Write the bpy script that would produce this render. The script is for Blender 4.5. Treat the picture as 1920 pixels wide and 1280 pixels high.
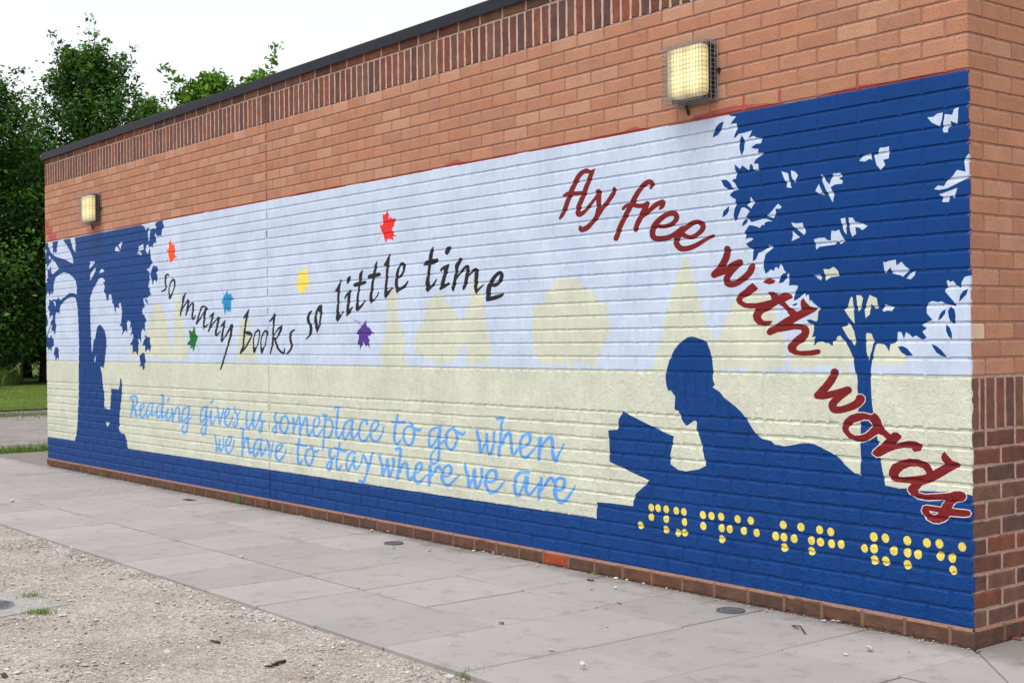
import bpy, bmesh, math, random
import numpy as np
from mathutils import Vector, Matrix
from mathutils.geometry import delaunay_2d_cdt

for o in list(bpy.data.objects):
    bpy.data.objects.remove(o)
SC = bpy.context.scene
COL = SC.collection

# ------------------------------------------------------------------ camera, sky, sun, exposure
# camera solved from the brick courses (75 mm) and brick lengths of the two wall faces;
# x runs along the mural wall (its right corner is x = 0), y goes into the building, z is up
CAM = np.array([3.09235599, -4.87926863, 1.29980651])
F_PX, YAW, PITCH, ROLL = 2467.94, 0.9002917, -0.0017029, -0.0108611
def cam_axes():
    cy, sy, cp, sp = math.cos(YAW), math.sin(YAW), math.cos(PITCH), math.sin(PITCH)
    f = np.array([-sy * cp, cy * cp, sp]); r = np.array([cy, sy, 0.0]); u = np.cross(r, f)
    cr, sr = math.cos(ROLL), math.sin(ROLL)
    return cr * r + sr * u, -sr * r + cr * u, f
R_, U_, F_ = cam_axes()
cd = bpy.data.cameras.new('camera'); cam = bpy.data.objects.new('camera', cd); COL.objects.link(cam)
cd.sensor_width = 36.0; cd.lens = F_PX * 36.0 / 1920.0; cd.clip_start = 0.05; cd.clip_end = 3000
cam.matrix_world = Matrix(((R_[0], U_[0], -F_[0], CAM[0]), (R_[1], U_[1], -F_[1], CAM[1]), (R_[2], U_[2], -F_[2], CAM[2]), (0, 0, 0, 1)))
SC.camera = cam

SUN_EL, SUN_AZ = math.radians(69), math.radians(166)     # veiled sun, high in front of the mural wall
W = bpy.data.worlds.new('World'); SC.world = W; W.use_nodes = True
nt = W.node_tree; nt.nodes.clear()
sky = nt.nodes.new('ShaderNodeTexSky'); sky.sky_type = 'NISHITA'; sky.sun_disc = False
sky.sun_elevation = SUN_EL; sky.sun_rotation = SUN_AZ; sky.air_density = 1.0; sky.dust_density = 2.0; sky.ozone_density = 1.0
hsv = nt.nodes.new('ShaderNodeHueSaturation'); hsv.inputs['Saturation'].default_value = 0.16; hsv.inputs['Value'].default_value = 1.0
bg = nt.nodes.new('ShaderNodeBackground'); bg.inputs['Strength'].default_value = 0.15
wo = nt.nodes.new('ShaderNodeOutputWorld')
nt.links.new(sky.outputs[0], hsv.inputs['Color']); nt.links.new(hsv.outputs[0], bg.inputs['Color']); nt.links.new(bg.outputs[0], wo.inputs['Surface'])
sd = bpy.data.lights.new('sun', 'SUN'); sd.energy = 1.3; sd.angle = math.radians(36); sd.color = (1.0, 0.97, 0.93)
sun = bpy.data.objects.new('sun', sd); COL.objects.link(sun)
sdir = Vector((math.sin(SUN_AZ) * math.cos(SUN_EL), math.cos(SUN_AZ) * math.cos(SUN_EL), math.sin(SUN_EL)))
sun.rotation_euler = sdir.to_track_quat('Z', 'Y').to_euler()
SC.view_settings.view_transform = 'Standard'; SC.view_settings.look = 'None'
SC.view_settings.gamma = 1.0; SC.view_settings.use_curve_mapping = False
SC.view_settings.exposure = 0.72
SC.render.engine = 'CYCLES'

# ------------------------------------------------------------------ small helpers
rnd = random.Random(7)
def lin(r, g, b):
    f = lambda c: (c / 255 / 12.92) if c / 255 <= 0.04045 else ((c / 255 + 0.055) / 1.055) ** 2.4
    return (f(r), f(g), f(b))
def ray(px, py):
    return F_ + (px - 960) / F_PX * R_ - (py - 640) / F_PX * U_
def on_ground(px, py, z=0.0):
    d = ray(px, py); t = (z - CAM[2]) / d[2]; return CAM + t * d
def project(x, y, z):
    d = np.array([x, y, z]) - CAM; w = d @ F_
    return 960 + F_PX * (d @ R_) / w, 640 - F_PX * (d @ U_) / w, w
def tag(o, label=None, cat=None, group=None, kind=None):
    if label: o['label'] = label
    if cat: o['category'] = cat
    if group: o['group'] = group
    if kind: o['kind'] = kind
    return o
def empty(name, loc=(0, 0, 0), rz=0.0):
    o = bpy.data.objects.new(name, None); COL.objects.link(o); o.location = loc; o.rotation_euler = (0, 0, rz)
    o.empty_display_size = 0.1
    return o
def link(name, me, parent=None, loc=(0, 0, 0)):
    o = bpy.data.objects.new(name, me); COL.objects.link(o); o.location = loc
    if parent: o.parent = parent
    return o
def mesh(name, V, Fs, mats, cols=None, mi=None, smooth=False):
    me = bpy.data.meshes.new(name); me.from_pydata([tuple(v) for v in V], [], [tuple(f) for f in Fs])
    for m in (mats if isinstance(mats, (list, tuple)) else [mats]): me.materials.append(m)
    if cols is not None:
        at = me.attributes.new('Col', 'FLOAT_COLOR', 'FACE')
        a = np.ones((len(Fs), 4), dtype=np.float32); a[:, :3] = np.array(cols, dtype=np.float32)
        at.data.foreach_set('color', a.ravel())
    if mi is not None: me.polygons.foreach_set('material_index', np.array(mi, dtype=np.int32))
    if smooth: me.polygons.foreach_set('use_smooth', np.ones(len(Fs), dtype=bool))
    me.update()
    return me
class MB:
    """collects simple solids into one mesh"""
    def __init__(s): s.V = []; s.F = []; s.C = []
    def add(s, V, F, c=(1, 1, 1)):
        n = len(s.V); s.V += [tuple(v) for v in V]; s.F += [tuple(i + n for i in f) for f in F]; s.C += [c] * len(F); return s
    def box(s, a, b, c=(1, 1, 1)):
        (x0, y0, z0), (x1, y1, z1) = a, b
        V = [(x0, y0, z0), (x1, y0, z0), (x1, y1, z0), (x0, y1, z0), (x0, y0, z1), (x1, y0, z1), (x1, y1, z1), (x0, y1, z1)]
        return s.add(V, [(3, 2, 1, 0), (4, 5, 6, 7), (0, 1, 5, 4), (1, 2, 6, 5), (2, 3, 7, 6), (3, 0, 4, 7)], c)
    def tube(s, pts, rad, n=6, c=(1, 1, 1), cap=True):
        pts = [Vector(p) for p in pts]; k = len(pts); V = []; F = []
        rads = rad if isinstance(rad, (list, tuple)) else [rad] * k
        for i, p in enumerate(pts):
            t = (pts[min(i + 1, k - 1)] - pts[max(i - 1, 0)]).normalized()
            a = t.orthogonal().normalized() if abs(t.z) > 0.9 else t.cross(Vector((0, 0, 1))).normalized()
            b = t.cross(a)
            for j in range(n):
                w = 2 * math.pi * j / n; V.append(p + (a * math.cos(w) + b * math.sin(w)) * rads[i])
        for i in range(k - 1):
            for j in range(n):
                F.append((i * n + j, i * n + (j + 1) % n, (i + 1) * n + (j + 1) % n, (i + 1) * n + j))
        if cap: F += [tuple(range(n - 1, -1, -1)), tuple((k - 1) * n + j for j in range(n))]
        return s.add(V, F, c)
    def disc(s, c0, r, z0, z1, n=32, c=(1, 1, 1)):
        V = [(c0[0] + r * math.cos(2 * math.pi * i / n), c0[1] + r * math.sin(2 * math.pi * i / n), z) for z in (z0, z1) for i in range(n)]
        F = [tuple(range(n, 2 * n)), tuple(range(n - 1, -1, -1))] + [(i, (i + 1) % n, n + (i + 1) % n, n + i) for i in range(n)]
        return s.add(V, F, c)
    def build(s, name, mat, parent=None, smooth=False, loc=(0, 0, 0)):
        V = [(v[0] - loc[0], v[1] - loc[1], v[2] - loc[2]) for v in s.V]
        return link(name, mesh(name, V, s.F, mat, s.C, smooth=smooth), parent, loc)

# ------------------------------------------------------------------ materials
def new_mat(name):
    m = bpy.data.materials.new(name); m.use_nodes = True; t = m.node_tree; t.nodes.clear()
    out = t.nodes.new('ShaderNodeOutputMaterial'); p = t.nodes.new('ShaderNodeBsdfPrincipled'); t.links.new(p.outputs[0], out.inputs[0])
    return m, t, p
def N(t, kind, **kw):
    n = t.nodes.new(kind)
    for k, v in kw.items():
        if k in ('operation', 'blend_type', 'data_type', 'noise_dimensions', 'feature', 'attribute_name', 'interpolation_type', 'distance'): setattr(n, k, v)
        else: n.inputs[k].default_value = v
    return n
def pos(t, scale=(1, 1, 1)):
    g = t.nodes.new('ShaderNodeNewGeometry'); m = t.nodes.new('ShaderNodeVectorMath'); m.operation = 'MULTIPLY'
    m.inputs[1].default_value = scale; t.links.new(g.outputs['Position'], m.inputs[0]); return m.outputs[0]
def noise(t, vec, scale, detail=4, rough=0.55):
    n = t.nodes.new('ShaderNodeTexNoise'); n.inputs['Scale'].default_value = scale; n.inputs['Detail'].default_value = detail; n.inputs['Roughness'].default_value = rough
    t.links.new(vec, n.inputs['Vector']); return n.outputs['Fac']
def ramp(t, fac, stops):
    r = t.nodes.new('ShaderNodeValToRGB'); e = r.color_ramp.elements
    while len(e) < len(stops): e.new(0.5)
    for q, (p_, c) in zip(e, stops): q.position = p_; q.color = (*c, 1) if len(c) == 3 else c
    t.links.new(fac, r.inputs[0]); return r.outputs[0]
def mul(t, a, b, fac=1.0, mode='MULTIPLY'):
    m = t.nodes.new('ShaderNodeMix'); m.data_type = 'RGBA'; m.blend_type = mode; m.inputs[0].default_value = fac
    for s_, v in ((m.inputs[6], a), (m.inputs[7], b)):
        if isinstance(v, tuple): s_.default_value = (*v, 1)
        else: t.links.new(v, s_)
    return m.outputs[2]
def mixf(t, fac, a, b):
    m = t.nodes.new('ShaderNodeMix'); m.data_type = 'RGBA'; t.links.new(fac, m.inputs[0])
    for s_, v in ((m.inputs[6], a), (m.inputs[7], b)):
        if isinstance(v, tuple): s_.default_value = (*v, 1)
        else: t.links.new(v, s_)
    return m.outputs[2]
def bump(t, p, h, strength, dist, prev=None):
    b = t.nodes.new('ShaderNodeBump'); b.inputs['Strength'].default_value = strength; b.inputs['Distance'].default_value = dist
    t.links.new(h, b.inputs['Height'])
    if prev: t.links.new(prev, b.inputs['Normal'])
    if p: t.links.new(b.outputs[0], p.inputs['Normal'])
    return b.outputs[0]
def attr(t, name='Col'):
    a = t.nodes.new('ShaderNodeAttribute'); a.attribute_name = name; return a.outputs['Color']
def set_p(p, rough=0.8, spec=0.3, metal=0.0):
    p.inputs['Roughness'].default_value = rough; p.inputs['Specular IOR Level'].default_value = spec; p.inputs['Metallic'].default_value = metal

def mat_tan():                      # drag-faced buff brick with dark pits
    m, t, p = new_mat('buff_brick'); v = pos(t)
    speck = ramp(t, noise(t, v, 170, 3, 0.6), [(0.30, (0.36, 0.28, 0.26)), (0.43, (0.90, 0.89, 0.88)), (0.60, (1.04, 1.04, 1.04)), (0.72, (1.38, 1.34, 1.32))])
    patch = ramp(t, noise(t, v, 9, 3), [(0.3, (0.90, 0.90, 0.92)), (0.7, (1.08, 1.06, 1.03))])
    c = mul(t, mul(t, attr(t), speck), patch); t.links.new(c, p.inputs['Base Color'])
    bump(t, p, noise(t, pos(t, (1, 1, 0.6)), 150, 4, 0.65), 0.55, 0.004, bump(t, None, noise(t, v, 22, 2), 0.25, 0.006)); set_p(p, 0.92, 0.15); return m
def rustic_height(t):
    v = pos(t)
    w = t.nodes.new('ShaderNodeTexVoronoi'); w.feature = 'DISTANCE_TO_EDGE'; w.inputs['Scale'].default_value = 17
    d = t.nodes.new('ShaderNodeVectorMath'); d.operation = 'ADD'
    nn = t.nodes.new('ShaderNodeTexNoise'); nn.inputs['Scale'].default_value = 14; nn.inputs['Detail'].default_value = 4
    t.links.new(v, nn.inputs['Vector'])
    sc = t.nodes.new('ShaderNodeVectorMath'); sc.operation = 'SCALE'; sc.inputs['Scale'].default_value = 0.16
    t.links.new(nn.outputs['Color'], sc.inputs[0]); t.links.new(v, d.inputs[0]); t.links.new(sc.outputs[0], d.inputs[1])
    t.links.new(d.outputs[0], w.inputs['Vector'])
    cr = ramp(t, w.outputs['Distance'], [(0.0, (0, 0, 0)), (0.10, (1, 1, 1))])
    big = noise(t, d.outputs[0], 26, 5, 0.6)
    return cr, big, noise(t, v, 130, 3)
def mat_brown():
    m, t, p = new_mat('brown_brick'); v = pos(t); cr, big, fine = rustic_height(t)
    pt = ramp(t, noise(t, v, 14, 4), [(0.3, (0.72, 0.74, 0.78)), (0.55, (1, 1, 1)), (0.75, (1.28, 1.12, 1.0))])
    fi = ramp(t, fine, [(0.3, (0.8, 0.8, 0.8)), (0.7, (1.18, 1.16, 1.14))])
    t.links.new(mul(t, mul(t, attr(t), pt), fi), p.inputs['Base Color'])
    b1 = bump(t, None, big, 0.55, 0.006); b2 = bump(t, None, cr, 0.12, 0.004, b1); bump(t, p, fine, 0.35, 0.003, b2); set_p(p, 0.9, 0.2); return m
def mat_paint(name, rustic):
    m, t, p = new_mat(name); v = pos(t)
    soil = ramp(t, noise(t, v, 3.5, 5, 0.6), [(0.3, (0.86, 0.875, 0.885)), (0.65, (1.05, 1.05, 1.04))])
    streak = ramp(t, noise(t, pos(t, (1, 1, 0.25)), 30, 4), [(0.25, (0.93, 0.93, 0.93)), (0.6, (1.03, 1.03, 1.03))])
    pits = ramp(t, noise(t, v, 95, 2, 0.5), [(0.27, (0.50, 0.51, 0.55)), (0.35, (1, 1, 1))])
    c = mul(t, mul(t, mul(t, attr(t), soil), streak), pits, 1.0)
    t.links.new(c, p.inputs['Base Color'])
    if rustic:
        cr, big, fine = rustic_height(t)
        b1 = bump(t, None, big, 0.75, 0.009); b2 = bump(t, None, cr, 0.22, 0.004, b1); bump(t, p, fine, 0.3, 0.003, b2); set_p(p, 0.42, 0.2)
    else:
        b1 = bump(t, None, noise(t, v, 28, 3), 0.3, 0.006); bump(t, p, noise(t, pos(t, (1, 1, 0.7)), 140, 4, 0.65), 0.5, 0.0035, b1); set_p(p, 0.48, 0.17)
    return m
def mat_mortar():
    m, t, p = new_mat('mortar'); v = pos(t)
    c = mul(t, attr(t), ramp(t, noise(t, v, 60, 4), [(0.3, (0.78, 0.77, 0.77)), (0.7, (1.12, 1.1, 1.1))])); t.links.new(c, p.inputs['Base Color'])
    bump(t, p, noise(t, v, 180, 3), 0.5, 0.003); set_p(p, 0.95, 0.1); return m
def mat_simple(name, col, rough=0.7, spec=0.3, var=0.15, vs=30, metal=0.0, bs=0.2, bd=0.002, use_attr=False):
    m, t, p = new_mat(name); v = pos(t)
    f = ramp(t, noise(t, v, vs, 4), [(0.3, (1 - var,) * 3), (0.7, (1 + var,) * 3)])
    t.links.new(mul(t, attr(t) if use_attr else tuple(col), f), p.inputs['Base Color'])
    bump(t, p, noise(t, v, vs * 4, 3), bs, bd); set_p(p, rough, spec, metal); return m
def mat_leaf(name, col, trans=0.35):
    m = bpy.data.materials.new(name); m.use_nodes = True; t = m.node_tree; t.nodes.clear()
    out = t.nodes.new('ShaderNodeOutputMaterial'); d = t.nodes.new('ShaderNodeBsdfPrincipled'); tr = t.nodes.new('ShaderNodeBsdfTranslucent'); mx = t.nodes.new('ShaderNodeMixShader')
    c = mul(t, attr(t), tuple(col)); t.links.new(c, d.inputs['Base Color']); d.inputs['Roughness'].default_value = 0.6; d.inputs['Specular IOR Level'].default_value = 0.25
    c2 = mul(t, c, (1.25, 1.2, 0.6)); t.links.new(c2, tr.inputs['Color']); mx.inputs[0].default_value = trans
    t.links.new(d.outputs[0], mx.inputs[1]); t.links.new(tr.outputs[0], mx.inputs[2]); t.links.new(mx.outputs[0], out.inputs[0]); return m
def mat_slab():
    m, t, p = new_mat('paving_slab'); v = pos(t)
    a = ramp(t, noise(t, v, 1.6, 5, 0.6), [(0.28, (0.92, 0.915, 0.91)), (0.7, (1.05, 1.045, 1.04))])
    b = ramp(t, noise(t, v, 240, 3, 0.7), [(0.3, (0.86, 0.86, 0.86)), (0.7, (1.10, 1.10, 1.10))])
    s = ramp(t, noise(t, v, 7, 6, 0.7), [(0.34, (0.80, 0.785, 0.77)), (0.47, (1, 1, 1))])
    c = mul(t, mul(t, mul(t, attr(t), a), b), s)
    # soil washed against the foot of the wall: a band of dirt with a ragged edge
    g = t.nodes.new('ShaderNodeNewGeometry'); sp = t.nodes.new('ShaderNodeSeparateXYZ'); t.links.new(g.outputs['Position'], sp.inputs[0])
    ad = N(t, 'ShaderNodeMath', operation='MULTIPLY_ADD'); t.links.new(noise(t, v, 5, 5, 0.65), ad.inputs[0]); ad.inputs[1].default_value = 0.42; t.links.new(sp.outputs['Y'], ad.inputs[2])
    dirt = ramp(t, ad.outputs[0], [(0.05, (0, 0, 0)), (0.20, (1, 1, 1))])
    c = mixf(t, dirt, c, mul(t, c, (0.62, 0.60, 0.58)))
    t.links.new(c, p.inputs['Base Color'])
    b1 = bump(t, None, noise(t, v, 12, 4), 0.12, 0.006); bump(t, p, noise(t, v, 260, 3), 0.35, 0.002, b1); set_p(p, 0.82, 0.25); return m
def mat_gravel(name, base, spread=1.0):
    m, t, p = new_mat(name); v = pos(t)
    vo = t.nodes.new('ShaderNodeTexVoronoi'); vo.inputs['Scale'].default_value = 150; t.links.new(v, vo.inputs['Vector'])
    vo2 = t.nodes.new('ShaderNodeTexVoronoi'); vo2.inputs['Scale'].default_value = 55; t.links.new(v, vo2.inputs['Vector'])
    sep = t.nodes.new('ShaderNodeSeparateColor'); t.links.new(vo.outputs['Color'], sep.inputs[0])
    a = ramp(t, sep.outputs[0], [(0.0, (0.62, 0.59, 0.56)), (0.5, (0.98, 0.97, 0.95)), (1.0, (1.35, 1.34, 1.34))])
    sep2 = t.nodes.new('ShaderNodeSeparateColor'); t.links.new(vo2.outputs['Color'], sep2.inputs[0])
    a2 = ramp(t, sep2.outputs[1], [(0.0, (0.82, 0.80, 0.78)), (1.0, (1.16, 1.16, 1.16))])
    b = ramp(t, noise(t, v, 2.0, 5, 0.6), [(0.3, (0.74, 0.70, 0.66)), (0.55, (1.0, 1.0, 1.0)), (0.75, (1.10, 1.10, 1.10))])
    c = mul(t, mul(t, mul(t, tuple(base), a), b), a2); t.links.new(c, p.inputs['Base Color'])
    b1 = bump(t, None, vo2.outputs['Distance'], 0.5, 0.012); bump(t, p, vo.outputs['Distance'], 0.6, 0.006, b1); set_p(p, 0.95, 0.15); return m
def mat_grass_ground(name, c0, c1, c2):
    m, t, p = new_mat(name); v = pos(t)
    a = ramp(t, noise(t, v, 0.35, 6, 0.65), [(0.3, c0), (0.55, c1), (0.75, c2)])
    b = ramp(t, noise(t, v, 9, 6, 0.75), [(0.3, (0.6, 0.62, 0.6)), (0.7, (1.3, 1.28, 1.2))])
    t.links.new(mul(t, a, b), p.inputs['Base Color']); bump(t, p, noise(t, v, 14, 5, 0.7), 0.8, 0.05); set_p(p, 0.95, 0.1); return m

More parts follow.
